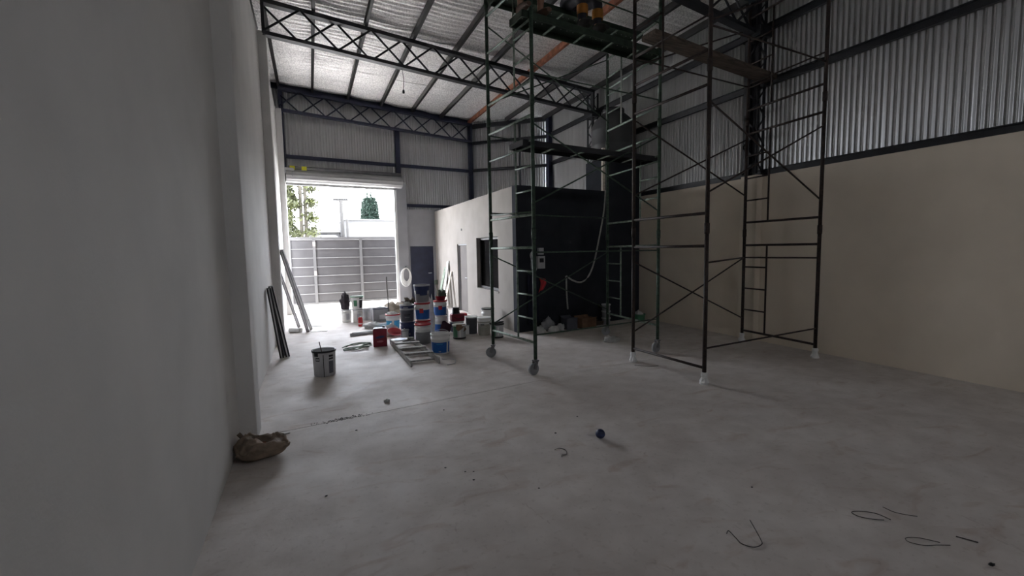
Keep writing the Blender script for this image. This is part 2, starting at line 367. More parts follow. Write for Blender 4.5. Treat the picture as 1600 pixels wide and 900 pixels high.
# roller shutter (door_1), rolled up above the street opening
d1 = empty('door_1', P((XD0 + XD1) / 2, YF, 0)); tag(d1, 'white roller shutter rolled up above the street opening', kind='structure')
def wpart(b, name, m, parent, bevel=0):
    o = b.build(name, m, None, bevel); o.parent = parent
    o.matrix_parent_inverse = Matrix.Translation(-Vector(parent.location)) if parent.parent is None and parent.type == 'EMPTY' and abs(parent.rotation_euler[2]) < 1e-6 else parent.matrix_world.inverted()
    return o
wpart(MB().tube([P(-.42, YF, 3.80, -.16), P(2.50, YF, 3.80, -.16)], .065, 16), 'shaft_tube', M_GALV, d1)
b = MB(); n = 22; a0, a1 = P(-.50, YF, 3.60, -.16), P(2.52, YF, 3.60, -.16)
prof = [.155 + (.012 if k % 2 else 0) for k in range(n)]
u = (a1 - a0).normalized(); vperp = Vector((-u.y, u.x, 0))
ring = [vperp * (prof[k] * math.cos(2 * math.pi * k / n)) + Vector((0, 0, prof[k] * math.sin(2 * math.pi * k / n))) for k in range(n)]
b.add([a0 + r for r in ring] + [a1 + r for r in ring], [(k, (k + 1) % n, n + (k + 1) % n, n + k) for k in range(n)] + [tuple(range(n)), tuple(reversed(range(n, 2 * n)))])
wpart(b, 'rolled_curtain', M_SHUT, d1)
for i, z in enumerate((3.48, 3.415)):
    wpart(MB().bar(P(-.52, YF, z, .02 - .05 * (1 - i)), P(2.46, YF, z, .02 - .05 * (1 - i)), .04, .055), 'curtain_slat', M_SHUT, d1, .006)
wpart(skbox(MB(), XD0 - .02, XD0 + .05, YF - .06, YF + .06, 0, 3.40), 'guide_rail', M_WHITEP, d1)
wpart(skbox(MB(), XD1 - .07, XD1, YF - .06, YF + .06, 0, 3.40), 'guide_rail', M_WHITEP, d1)
mo = wpart(MB().bar(P(-.58, YF, 3.72, -.18), P(-.30, YF, 3.72, -.18), .16, .16), 'motor_housing', M_LGREY, d1, .02)
for k in (-.40, -.12):
    wpart(MB().bar(P(k, YF, 3.80, -.165), P(k + .12, YF, 3.80, -.165), .142, .10), 'warning_tape', M_YEL, d1)
wpart(MB().bar(P(-.36, YF, 3.56, -.34), P(-.36, YF, 3.70, -.34), .07, .015), 'bracket', M_GREY, d1)

# navy door in the front wall (door_2)
d2 = skbox(MB(), 2.77, 3.50, YF + .02, YF + .07, 0, 1.745).build('door_2', M_NAVY); tag(d2, 'dark navy metal service door in the street wall', kind='structure')
hd = MB().tube([P(3.40, YF, .92, .0), P(3.40, YF, .92, -.05), P(3.30, YF, .92, -.05)], .01).build('door_handle', M_ALU, d2)

# ------------------------------------------------------------------ roof: sheet, foil strips, purlins, trusses
def rz2(x): return roof_z(x) + .13
X0R, X1R = XL - .35, XR + .25
b = MB(); b.add([(X0R, YB - .3, rz2(X0R) + .06), (X1R, YB - .3, rz2(X1R) + .06), (X1R, 14.5, rz2(X1R) + .06), (X0R, 14.5, rz2(X0R) + .06),
                 (X0R, YB - .3, rz2(X0R) + .1), (X1R, YB - .3, rz2(X1R) + .1), (X1R, 14.5, rz2(X1R) + .1), (X0R, 14.5, rz2(X0R) + .1)],
                [(3, 2, 1, 0), (4, 5, 6, 7), (0, 1, 5, 4), (2, 3, 7, 6), (1, 2, 6, 5), (3, 0, 4, 7)])
ce = b.build('ceiling', M_SHEET); tag(ce, 'sloping metal roof lined with silver foil insulation', kind='structure')
PURX = [-.53, .262, 1.15, 2.05, 2.95, 3.85, 4.80, 5.72, 6.66]
def sag(x):
    for a, c in zip(PURX[:-1], PURX[1:]):
        if a <= x <= c: t = (x - a) / (c - a); return .022 * 4 * t * (1 - t)
    return 0
yy = YB - .1; k = 0
while yy < 14.3:
    y1 = min(yy + 1.2, 14.3); ph = random.random() * 6
    def fn(u, v, yy=yy, y1=y1, ph=ph):
        x = X0R + .02 + u * (X1R - X0R - .04); y = yy + v * (y1 - yy)
        rip = .018 * math.cos(2 * math.pi * y / .14)
        edge = .012 * max(0, 1 - min(v, 1 - v) * 14)
        wr_ = .010 * noise.noise(Vector((x * .8, y * 5, ph)))
        return (x, y, rz2(x) + .03 - sag(x) * .8 + rip - edge + wr_)
    MB().grid(40, int((y1 - yy) / .14 * 8), fn).build('insulation_strip', M_FOIL, ce)
    yy = y1; k += 1
for i, x in enumerate(PURX):
    yend = ysk(x, YF) + .02 if x < 4.9 else (13.2 if x < 6 else 12.5)
    z = roof_z(x) + .062
    m = M_RUST if i == 6 else M_PURL
    b = MB().span(x - .025, x - .019, YB, yend, z - .06, z + .06); b.span(x - .025, x + .03, YB, yend, z - .06, z - .054); b.span(x - .025, x + .03, YB, yend, z + .054, z + .06)
    b.span(x + .024, x + .03, YB, yend, z - .06, z - .042)
    b.build('purlin', m, ce)
def truss(yl, x0, x1, label, m=M_STEEL, phase=0.0, flip=0):
    t = empty('roof_truss', (x0, ysk(x0, yl), 0)); tag(t, label, kind='structure'); off = Matrix.Translation(-Vector(t.location))
    def part(b, name): o = b.build(name, m, t); o.matrix_parent_inverse = off; return o
    D = .55
    zt = lambda x: roof_z(x) - .035
    zb = lambda x: roof_z(x) - D
    part(MB().bar(P(x0, yl, zt(x0)), P(x1, yl, zt(x1)), .13, .07), 'top_chord')
    part(MB().bar(P(x0, yl, zb(x0)), P(x1, yl, zb(x1)), .13, .06), 'bottom_chord')
    half = .60
    for lay in (0, 1):
        dn = -.05 if lay == 0 else .05
        k = 0; x = x0 + phase - half
        while x < x1:
            xa, xb = max(x, x0), min(x + half, x1)
            if xb - xa > .15:
                up = (k + lay) % 2 == 0
                fa, fb = (xa - x) / half, (xb - x) / half
                za = zb(xa) + (zt(xa) - zb(xa)) * (fa if up else 1 - fa); zc = zb(xb) + (zt(xb) - zb(xb)) * (fb if up else 1 - fb)
                part(MB().tube([P(xa, yl, za, dn), P(xb, yl, zc, dn)], .019, 6), 'diagonal')
            x += half; k += 1
    part(MB().bar(P(x0 + .02, yl, zb(x0)), P(x0 + .02, yl, zt(x0)), .12, .05), 'end_post')
    part(MB().bar(P(x1 - .02, yl, zb(x1)), P(x1 - .02, yl, zt(x1)), .12, .05), 'end_post')
truss(Y0, XL + .08, 6.62, 'black steel lattice roof truss above the plank on the rusty scaffold')
truss(Y0 + SP, XL + .08, 6.62, 'black steel lattice roof truss spanning between left columns and water tank', phase=.58)
truss(YF - .1, XL + .08, 4.86, 'dark navy lattice roof truss along the street wall', M_NAVY, phase=.5)

# ------------------------------------------------------------------ office box and tank tower
XO, YO, HO = 3.57, 7.835, 2.80
yc = YO - (XO - XL) * SK                              # skew line of the office front
b = MB(); t = .14
wy = (8.76, 10.09, .72, 1.88); dy = (10.82, 11.62, 0, 1.76); yend = ysk(XO, YF) - .02
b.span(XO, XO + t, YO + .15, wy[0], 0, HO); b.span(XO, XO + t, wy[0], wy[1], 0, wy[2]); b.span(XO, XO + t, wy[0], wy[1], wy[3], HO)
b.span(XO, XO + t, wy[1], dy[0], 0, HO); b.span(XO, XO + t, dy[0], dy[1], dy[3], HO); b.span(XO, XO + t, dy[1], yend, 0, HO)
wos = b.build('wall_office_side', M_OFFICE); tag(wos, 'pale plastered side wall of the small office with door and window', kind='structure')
MB().tube([(XO - .012, 11.2, 2.125), (XO + .02, 11.2, 2.125)], .03, 12).build('cable_hole', M_BLACK, wos)
b = MB(); skbox(b, XO - .004, XR - .01, yc, yc + .158, 0, HO + .003)
wof = b.build('wall_office_front', M_DARKP); tag(wof, 'charcoal painted end wall of the small office', kind='structure')
b = MB().prism([(XO + .05, ysk(XO, yc) + .08), (XR - .02, ysk(XR, yc) + .08), (XR - .02, 12.3), (4.9, 13.9), (XO + .05, 13.85)], HO - .14, HO - .02)
co = b.build('ceiling_office', M_DARKP); tag(co, 'flat roof slab of the small office', kind='structure')
# office window and door
wn = empty('window_1', (XO + .07, wy[0], wy[2])); tag(wn, 'dark framed office window beside the scaffold', kind='structure')
def fp(b, name, m, par): o = b.build(name, m, par); o.matrix_parent_inverse = Matrix.Translation(-Vector(par.location)); return o
xw = XO + .09
for (a, c, e, f) in ((wy[0], wy[1], wy[2], wy[2] + .05), (wy[0], wy[1], wy[3] - .05, wy[3]), (wy[0], wy[0] + .05, wy[2], wy[3]), (wy[1] - .05, wy[1], wy[2], wy[3]), ((wy[0] + wy[1]) / 2 - .025, (wy[0] + wy[1]) / 2 + .025, wy[2], wy[3])):
    fp(MB().span(xw, xw + .04, a, c, e, f), 'window_frame', M_BLACK, wn)
for a, c in ((wy[0] + .05, (wy[0] + wy[1]) / 2 - .025), ((wy[0] + wy[1]) / 2 + .025, wy[1] - .05)):
    fp(MB().span(xw + .016, xw + .022, a, c, wy[2] + .05, wy[3] - .05), 'pane', M_GLASS, wn)
fp(MB().span(XO - .02, XO + .13, wy[0] - .02, wy[1] + .02, wy[2] - .03, wy[2]), 'window_sill', M_OFFICE, wn)
d3 = MB().span(XO + .07, XO + .11, dy[0] + .04, dy[1] - .02, 0.01, dy[3] - .03).build('door_3', mat('grey_brown_door', (.12, .108, .10), .8, var=.1, scale=3)); tag(d3, 'grey brown office door leaf set into the pale wall', kind='structure')
MB().span(XO + .03, XO + .12, dy[0], dy[0] + .04, 0, dy[3]).build('door_frame', M_GREY, d3); MB().span(XO + .03, XO + .12, dy[1] - .02, dy[1], 0, dy[3]).build('door_frame', M_GREY, d3)
MB().span(XO + .03, XO + .12, dy[0], dy[1], dy[3] - .03, dy[3]).build('door_frame', M_GREY, d3)
MB().tube([(XO + .07, 10.93, .9), (XO + .02, 10.93, .9), (XO + .02, 11.04, .9)], .01).build('door_handle', M_ALU, d3)
# tower
tw = skbox(MB(), 5.88, XR - .01, yc - .03, yc + .85, 0, 3.52).build('wall_tank_tower', M_DARKP); tag(tw, 'tall charcoal painted block carrying the water tank', kind='structure')
tk = empty('water_tank', (6.285, 8.50, 3.522)); tag(tk, 'charcoal water tank with narrow neck on the dark block', 'water tank')
TR = .48
MB().lathe([(TR * .97, 0), (TR, .05), (TR, .30), (TR * 1.015, .32), (TR, .34), (TR, .62), (TR * 1.015, .64), (TR, .66), (TR * .98, .74), (TR * .86, .86), (TR * .62, .97), (TR * .50, 1.02)], 32, cap_top=True).build('tank_body', M_TANK, tk)
MB().lathe([(TR * .50, 1.0), (TR * .50, 1.10), (TR * .47, 1.12)], 24, cap_top=True).build('tank_lid', M_BLACK, tk)
pst = tag(MB().span(5.74, 5.80, 8.00, 8.06, 2.82, 3.72).build('timber_post', M_PALEW, None), 'pale timber post standing on the office roof beside the tank', 'post')
pst.location = (0, .12, -.02)

# ------------------------------------------------------------------ outside the street opening
pv = MB().prism([(-40, ysk(-40, YF + .02)), (XL, ysk(XL, YF) + .02), (4.9, ysk(4.9, YF) + .02), (60, ysk(4.9, YF) + .02), (60, 90), (-40, 90)], -.3, -.03).build('pavement', M_PAVE); tag(pv, 'sunlit pale pavement outside the street opening', kind='structure')
GX0, GX1 = -.60, 3.60
def gy(x): return 15.02 + .035 * (x - GX0)
gt = empty('sliding_gate', (GX0, gy(GX0), -.03)); tag(gt, 'grey metal gate of horizontal boards outside the opening', 'gate')
gp = lambda b, n, m: fp(b, n, m, gt)
posts = [-.56, .12, 1.47, 3.55]
for x in posts: gp(MB().span(x - .04, x + .04, gy(x) - .03, gy(x) + .05, -.03 if x in (posts[0], posts[-1]) else .03, 2.07), 'gate_post', M_GATEF)
gp(MB().bar((GX0, gy(GX0), 2.04), (GX1, gy(GX1), 2.04), .07, .07), 'top_rail', M_GATEF)
gp(MB().bar((GX0, gy(GX0), .06), (GX1, gy(GX1), .06), .06, .06), 'bottom_rail', M_GATEF)
bh = (2.0 - .09) / 7
for s in range(3):
    xa, xb = posts[s] + .04, posts[s + 1] - .04
    for k in range(7):
        z = .09 + k * bh
        bd = gp(MB().bar((xa, gy(xa) + .01, z + bh / 2), (xb, gy(xb) + .01, z + bh / 2), .015, bh), 'gate_board', M_GATE)
        o = MB().bar((xa, gy(xa) - .01, z + bh - .008), (xb, gy(xb) - .01, z + bh - .008), .024, .016).build('board_lip', M_LIP, bd)
for z in (1.86, .98): gp(MB().span(.09, .155, gy(.12) - .06, gy(.12) - .03, z - .06, z + .06), 'latch_plate', M_TROWEL)

hw = empty('boundary_wall', (6.0, 30, 0)); tag(hw, 'white rendered house wall across the street', 'house')
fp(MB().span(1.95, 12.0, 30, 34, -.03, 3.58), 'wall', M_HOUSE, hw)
fp(MB().span(1.9, 12.1, 29.9, 34.1, 3.58, 3.66), 'coping', M_HOUSE, hw)
def tiled_house(x0, x1, y, z0, zr, label):
    h = empty('tiled_house', ((x0 + x1) / 2, y, 0)); tag(h, label, 'house')
    fp(MB().span(x0, x1, y, y + 4, -.03, z0), 'wall', M_HOUSE, h)
    b = MB(); b.add([(x0 - .2, y - .3, z0), (x1 + .2, y - .3, z0), (x1 + .2, y + 2, zr), (x0 - .2, y + 2, zr), (x1 + .2, y + 4.3, z0), (x0 - .2, y + 4.3, z0)], [(0, 1, 2, 3), (3, 2, 4, 5), (0, 3, 5), (1, 4, 2), (0, 5, 4, 1)])
    rf = fp(b, 'roof', M_TILE, h)
    wd = fp(MB().span(x0 + (x1 - x0) * .45, x0 + (x1 - x0) * .62, y - .04, y + .05, z0 - .55, z0 - .1), 'window', M_BLACK, h)
    return h
tiled_house(-.2, 1.9, 33, 2.95, 3.6, 'low tiled house beyond the gate next to the white wall')
tiled_house(.6, 1.25, 27, 2.45, 2.62, 'small dark roofed porch in front of the tiled house')
b = MB().tube([(1.87, 29.2, -.05), (1.83, 29.2, 4.72)], [.14, .11], 10)
pl = empty('utility_pole', (1.85, 29.2, -.03)); tag(pl, 'grey utility pole with short crossarm across the street', 'pole')
fp(b, 'pole', M_DPOLE, pl); fp(MB().bar((1.40, 29.2, 4.74), (2.25, 29.2, 4.74), .12, .12), 'crossarm', M_DPOLE, pl)
b = MB().tube([(2.12, 29.0, -.05), (2.12, 29.0, 3.55)], .07, 10).build('pole_stub', M_DPOLE); tag(b, 'short grey post standing beside the utility pole', 'post')
def leaves(n, fn, size, m, name, parent, off):
    b = MB()
    for _ in range(n):
        c = Vector(fn()); a = Vector((random.gauss(0, 1), random.gauss(0, 1), random.gauss(0, 1))).normalized(); d = a.cross(Vector((random.random(), random.random(), 1))).normalized()
        s = size * random.uniform(.6, 1.3)
        b.add([c - a * s, c - d * s * .45, c + a * s, c + d * s * .45], [(0, 1, 2, 3)])
    o = b.build(name, m, parent); o.matrix_parent_inverse = Matrix.Translation(-Vector(off)); return o
tr = empty('street_tree', (-.45, 24, -.03)); tag(tr, 'sunlit yellow green street tree with two pale trunks', 'tree')
for x in (-.33, -.12): fp(MB().tube([(x, 24, -.05), (x + .02, 24, 3.0), (x + .05, 24, 6.5)], [.10, .09, .075], 10), 'trunk', M_BARK, tr)
cl = [(-.74 + random.uniform(-.22, .22), 24 + random.uniform(-.5, .5), z) for z in [x * .28 + 2.2 for x in range(18)]] + [(.15, 24, 2.6), (.1, 24.1, 4.7), (.12, 24, 4.0), (.1, 24, 3.3)]
def lf():
    c = random.choice(cl); return (c[0] + random.gauss(0, .17), c[1] + random.gauss(0, .25), c[2] + random.gauss(0, .13))
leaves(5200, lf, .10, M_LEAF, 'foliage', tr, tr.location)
cy = empty('cypress_tree', (4.4, 37, -.03)); tag(cy, 'dark green clipped cypress rising behind the white wall', 'tree')
fp(MB().tube([(4.4, 37, -.05), (4.4, 37, 5.8)], [.15, .05], 8), 'trunk', M_BARK, cy)
def cf():
    z = random.uniform(1.2, 5.75); r = .78 - .10 * max(0, z - 3.5) if z < 5.5 else .45; a = random.uniform(0, 6.28); q = r * math.sqrt(random.uniform(.3, 1))
    return (4.4 + q * math.cos(a), 37 + q * math.sin(a), z)
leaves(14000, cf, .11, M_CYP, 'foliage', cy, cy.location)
for cxs, ztop in ((4.25, 6.5), (4.52, 6.25)):
    def cf2():
        z = random.uniform(5.6, ztop); q = .10 * (ztop + .1 - z)
        return (cxs + random.gauss(0, q), 37 + random.gauss(0, q), z)
    leaves(90, cf2, .09, M_CYP, 'top_sprig', cy, cy.location)

# ------------------------------------------------------------------ scaffolds
def lerp(a, b, t): return Vector(a) * (1 - t) + Vector(b) * t
class Scaffold:
    def __init__(s, name, label, legs, zbase, pitch, nf, tops, m, mr, rlo, rhi, rad=.024):
        s.legs = {k: Vector((v[0], v[1], 0)) for k, v in legs.items()}; s.m, s.mr = m, mr
        c = sum(s.legs.values(), Vector()) / 4
        s.o = empty(name, c); tag(s.o, label, 'scaffold', None); s.zb, s.p = zbase, pitch; s.rlo, s.rhi = rlo, rhi
        for k, v in s.legs.items():
            z = zbase
            for i in range(nf):
                z1 = min(zbase + pitch * (i + 1), tops[k])
                if z1 <= z: break
                s.part(MB().tube([v + Vector((0, 0, z)), v + Vector((0, 0, z1))], rad, 12), 'leg', m)
                if i: s.part(MB().tube([v + Vector((0, 0, z - .09)), v + Vector((0, 0, z + .03))], rad + .006, 12), 'coupler', m)
                z = z1
    def part(s, b, name, m):
        o = b.build(name, m, s.o); o.matrix_parent_inverse = Matrix.Translation(-s.o.location); return o
    def rod(s, a, za, b, zb, r=.012, m=None, name='brace', t0=0, t1=1):
        A, B = s.legs[a] + Vector((0, 0, za)), s.legs[b] + Vector((0, 0, zb))
        return s.part(MB().tube([lerp(A, B, t0), lerp(A, B, t1)], r, 8), name, m or s.m)
    def frame(s, a, b, i, lad=None, frac=.36, rungs=3, m=None, top=True, lo=None):
        # end frame between legs a and b, level i; ladder bay next to leg `lad`
        z0 = s.zb + s.p * i; zl, zh = (lo if lo is not None else z0 + s.rlo), z0 + s.rhi; m = m or s.mr
        s.rod(a, zl, b, zl, .017, m, 'rail')
        if top: s.rod(a, zh, b, zh, .017, m, 'rail')
        if lad:
            o = b if lad == a else a
            A, B = s.legs[lad], s.legs[o]; q = lerp(A, B, frac)
            s.part(MB().tube([q + Vector((0, 0, zl)), q + Vector((0, 0, zh))], .014, 8), 'ladder_upright', m)
            for k in range(1, rungs + 1):
                z = zl + (zh - zl) * k / (rungs + 1)
                s.part(MB().tube([A + Vector((0, 0, z)), q + Vector((0, 0, z))], .012, 8), 'rung', m)
    def caster(s, k, ang, wheel=.075):
        v = s.legs[k]; d = Vector((math.cos(ang), math.sin(ang), 0)); ax = Vector((-d.y, d.x, 0)); c = v + d * .035 + Vector((0, 0, wheel))
        ct = MB()
        for e in (-1, 1): ct.bar(c + ax * .03 * e, v + ax * .03 * e + Vector((0, 0, s.zb - .03)), .006, .045, up=d)
        ct.bar(v + ax * .035 + Vector((0, 0, s.zb - .02)), v - ax * .035 + Vector((0, 0, s.zb - .02)), .06, .02)
        ct.tube([v + Vector((0, 0, s.zb - .03)), v + Vector((0, 0, s.zb + .05))], .018, 8)
        f = s.part(ct, 'caster_fork', M_GALV)
        w_ = MB().tube([c - ax * .02, c + ax * .02], wheel, 20)
        o = w_.build('wheel', M_GREY, f); o.matrix_parent_inverse = Matrix.Identity(4)
    def wrapped_foot(s, k):
        v = s.legs[k]; b = MB(); n = 14
        prof = [(.048, 0), (.054, .025), (.038, .06), (.032, .085), (.038, .105), (.036, .13), (.028, .14)]
        vs = []
        for r, z in prof:
            for j in range(n):
                q = r * (1 + .35 * noise.noise(Vector((v.x * 7 + j * .9, z * 40, j * .37)))); a = 2 * math.pi * j / n
                vs.append(v + Vector((q * math.cos(a), q * math.sin(a), z)))
        b.add(vs, [(i * n + j, i * n + (j + 1) % n, (i + 1) * n + (j + 1) % n, (i + 1) * n + j) for i in range(len(prof) - 1) for j in range(n)] + [tuple(reversed(range(n))), tuple(range((len(prof) - 1) * n, len(prof) * n))])
        s.part(b, 'wrapped_foot', M_WHITE)
LA, LB, LD, LH = (2.428, 6.218), (2.562, 5.089), (4.771, 5.339), (4.904, 6.80)
S1 = Scaffold('scaffold', 'green rolling scaffold on casters beside the dark office wall', dict(A=LA, B=LB, D=LD, H=LH), .20, 1.62, 4, dict(A=5.25, B=5.40, D=5.35, H=4.95), M_GREEN, M_GRNP, .21, 1.42)
S1.frame('A', 'B', 0, 'B'); S1.frame('A', 'B', 1, 'B'); S1.frame('A', 'B', 2, 'B')
S1.frame('H', 'D', 0, 'H', .30); S1.frame('H', 'D', 1, 'D', .32); S1.frame('H', 'D', 2, 'H', .3)
S1.rod('A', 2.10, 'B', 2.06, .012)
for a, za, b_, zb_ in (('A', .50, 'H', 1.52), ('A', 1.52, 'H', .48), ('B', .51, 'D', .51), ('B', 1.56, 'D', 1.55), ('B', 2.17, 'D', 3.22), ('B', 3.14, 'D', 2.13),
                       ('A', 2.13, 'H', 2.13), ('A', 3.68, 'H', 4.86), ('A', 4.74, 'H', 3.82), ('A', 3.23, 'H', 3.23), ('B', 3.73, 'D', 3.73), ('B', 4.86, 'D', 4.80)):
    S1.rod(a, za, b_, zb_, .010)
for k, a in (('A', 2.6), ('B', 3.4), ('D', 3.3), ('H', 2.0)): S1.caster(k, a)
LC, LE, LF, LG = (4.069, 5.04), (4.114, 3.822), (6.441, 4.03), (6.543, 5.301)
S2 = Scaffold('scaffold', 'rusty brown scaffold on white wrapped feet in front of the beige wall', dict(C=LC, E=LE, F=LF, G=LG), .05, 1.78, 3, dict(C=5.35, E=5.40, F=5.30, G=5.30), M_BROWN, M_BROWN, .14, 1.55)
S2.frame('C', 'E', 0); S2.frame('C', 'E', 1); S2.frame('C', 'E', 2, 'C', .42)
S2.frame('G', 'F', 0, 'G', .34); S2.frame('G', 'F', 1, 'G', .34); S2.frame('G', 'F', 2, 'G', .34)
for a, za, b_, zb_ in (('C', 1.40, 'G', .39), ('C', .42, 'G', 1.40), ('E', .42, 'F', .42), ('E', 1.41, 'G', 1.40), ('G', 1.40, 'F', 1.41), ('E', 2.20, 'F', 3.20), ('E', 3.20, 'F', 2.20),
                       ('E', 4.00, 'F', 4.03), ('C', 2.3, 'G', 3.3), ('C', 3.3, 'G', 2.4), ('C', 4.1, 'G', 4.12), ('C', 4.0, 'G', 5.0), ('E', 4.05, 'F', 5.1), ('C', 4.12, 'E', 4.12), ('G', 4.16, 'F', 4.16)):
    S2.rod(a, za, b_, zb_, .011)
for k in 'CEFG': S2.wrapped_foot(k)

# decks and planks lying on the scaffolds
def along(l1, l2, t): return lerp((*l1, 0), (*l2, 0), t)
def steel_plank(a0, a1, b0, b1, ztop, th, label, cat='plank', m=M_DECK, name='scaffold_plank', holes=True):
    # a0,a1 near/far corner at one end; b0,b1 near/far corner at other end
    o = empty(name, (a0 + b1) / 2 + Vector((0, 0, ztop - th))); tag(o, label, cat)
    Z = lambda v, z: Vector((v.x, v.y, z))
    b = MB(); q = [a0, b0, b1, a1]
    b.prism([(v.x, v.y) for v in q], ztop - .012, ztop); fp(b, 'deck_panel', m, o)
    for p_, r_ in ((a0, b0), (a1, b1)):
        fp(MB().bar(Z(p_, ztop - th / 2), Z(r_, ztop - th / 2), .012, th), 'side_flange', m, o)
    for k in range(1, 5):
        t = k / 5; fp(MB().bar(Z(lerp(a0, b0, t), ztop - th + .01), Z(lerp(a1, b1, t), ztop - th + .01), .025, .014), 'cross_strap', M_GRNP, o)
    for p_, r_ in ((a0, a1), (b0, b1)):
        fp(MB().bar(Z(p_, ztop - th / 2), Z(r_, ztop - th / 2), .02, th), 'end_flange', m, o)
    if holes:  # deck perforations drawn as pale discs under the panel, nothing cut
        for k in range(24):
            if k % 5 == 4: continue
            c = lerp(lerp(a0, b0, (k + 1) / 25), lerp(a1, b1, (k + 1) / 25), .55)
            fp(MB().tube([Z(c, ztop - .016), Z(c, ztop - .0125)], .006, 8), 'perforation_dot', M_LGREY, o)
    return o
def ext(p, q, d): return p + (p - q).normalized() * d
n0, n1 = along(LA, LB, 1.00), along(LH, LD, 1.0); f0, f1 = along(LA, LB, .74), along(LH, LD, .80)
sh = Vector((0, .035, 0))
steel_plank(ext(n0, n1, .10) + sh, ext(f0, f1, .10) + sh, ext(n1, n0, .10) + sh, ext(f1, f0, .10) + sh, 4.455, .085, 'green steel plank with workers feet on it, lower of two near the roof')
n0, n1 = along(LA, LB, .50), along(LH, LD, .62); f0, f1 = along(LA, LB, .24), along(LH, LD, .38)
steel_plank(ext(n0, n1, .10), ext(f0, f1, .10), ext(n1, n0, .10), ext(f1, f0, .10), 4.94, .07, 'green steel plank used as a seat, upper of two near the roof')
S1.rod('A', 4.36, 'B', 4.36, .014, M_GRNP, 'rail'); S1.rod('H', 4.36, 'D', 4.36, .014, M_GRNP, 'rail')
n0, n1 = along(LA, LB, .93), along(LH, LD, .93); f0, f1 = along(LA, LB, .64), along(LH, LD, .68)
steel_plank(ext(n0, n1, .08), ext(f0, f1, .08), ext(n1, n0, .10), ext(f1, f0, .10), 2.95, .07, 'dark steel plank halfway up the green scaffold', m=M_STEEL, holes=False)
S1.rod('A', 2.865, 'B', 2.865, .014, M_GRNP, 'rail'); S1.rod('H', 2.865, 'D', 2.865, .014, M_GRNP, 'rail')
a0, b0 = along(LC, LE, .42), along(LG, LF, .30); a1, b1 = along(LC, LE, .22), along(LG, LF, .10)
b = MB().prism([(v.x, v.y) for v in (ext(a0, b0, .14), ext(b0, a0, .25), ext(b1, a1, .25), ext(a1, b1, .14))], 4.172, 4.235)
o = b.build('scaffold_plank', M_WOOD, None, .006); tag(o, 'weathered timber plank resting across the rusty scaffold', 'plank')

# pale rope and strap
def curve_pts(pts, n=8):
    out = []; q = [Vector(pts[0])] + [Vector(p) for p in pts] + [Vector(pts[-1])]
    for i in range(1, len(q) - 2):
        for k in range(n):
            t = k / n; p0, p1, p2, p3 = q[i - 1:i + 3]
            out.append(.5 * ((2 * p1) + (p2 - p0) * t + (2 * p0 - 5 * p1 + 4 * p2 - p3) * t * t + (3 * p1 - p0 - 3 * p2 + p3) * t ** 3))
    out.append(q[-2]); return out
def ribbon(pts, wdir, wd, th=.004):
    b = MB(); pts = curve_pts(pts); wdir = Vector(wdir).normalized(); vs = []
    for i, p in enumerate(pts):
        d = (pts[min(i + 1, len(pts) - 1)] - pts[max(i - 1, 0)]).normalized(); nn = d.cross(wdir).normalized() * th / 2; w_ = nn.cross(d).normalized() * wd / 2
        vs += [p + w_ + nn, p - w_ + nn, p - w_ - nn, p + w_ - nn]
    fs = [(i * 4 + j, i * 4 + (j + 1) % 4, i * 4 + 4 + (j + 1) % 4, i * 4 + 4 + j) for i in range(len(pts) - 1) for j in range(4)]
    k = (len(pts) - 1) * 4
    return b.add(vs, fs + [(3, 2, 1, 0), (k, k + 1, k + 2, k + 3)], True)
yo = lambda x: ysk(x, yc)
o = ribbon([(5.78, yo(5.78) - .03, 2.82), (5.74, yo(5.74) - .03, 2.4), (5.62, yo(5.62) - .04, 1.9), (5.44, yo(5.44) - .05, 1.28), (5.27, yo(5.27) - .05, .99), (5.08, yo(5.08) - .05, .90), (4.88, yo(4.88) - .04, .95), (4.73, yo(4.73) - .03, 1.04), (4.725, yo(4.72) - .035, .98), (4.735, yo(4.73) - .03, .70), (4.76, yo(4.76) - .03, .36)], (.5, 0, .5), .035).build('webbing_strap', M_STRAP)
tag(o, 'pale webbing strap hanging in a loop on the charcoal wall', 'strap')
o = MB().tube(curve_pts([(4.60, 6.02, 4.37), (4.62, 6.03, 4.1), (4.60, 6.02, 3.85), (4.61, 6.02, 3.55)]), .012, 6).build('rope', M_STRAP); tag(o, 'pale rope dangling from the green scaffold planks', 'rope')
cx = P(1.82, Y0 + SP, 0)
cb = empty('hanging_cord', (cx.x, cx.y, 4.66)); tag(cb, 'black cord with bare lamp holder hanging from the roof truss', 'cord')
fp(MB().tube(curve_pts([(cx.x - .02, cx.y, roof_z(1.82) - .57), (cx.x + .01, cx.y, 4.95), (cx.x, cx.y, 4.72)]), .006, 6), 'cord', M_BLACK, cb)
fp(MB().lathe([(.012, .0), (.022, .01), (.022, .05), (.012, .07)], 10, (cx.x, cx.y, 4.66), cap_top=True), 'lamp_holder', M_BLACK, cb)

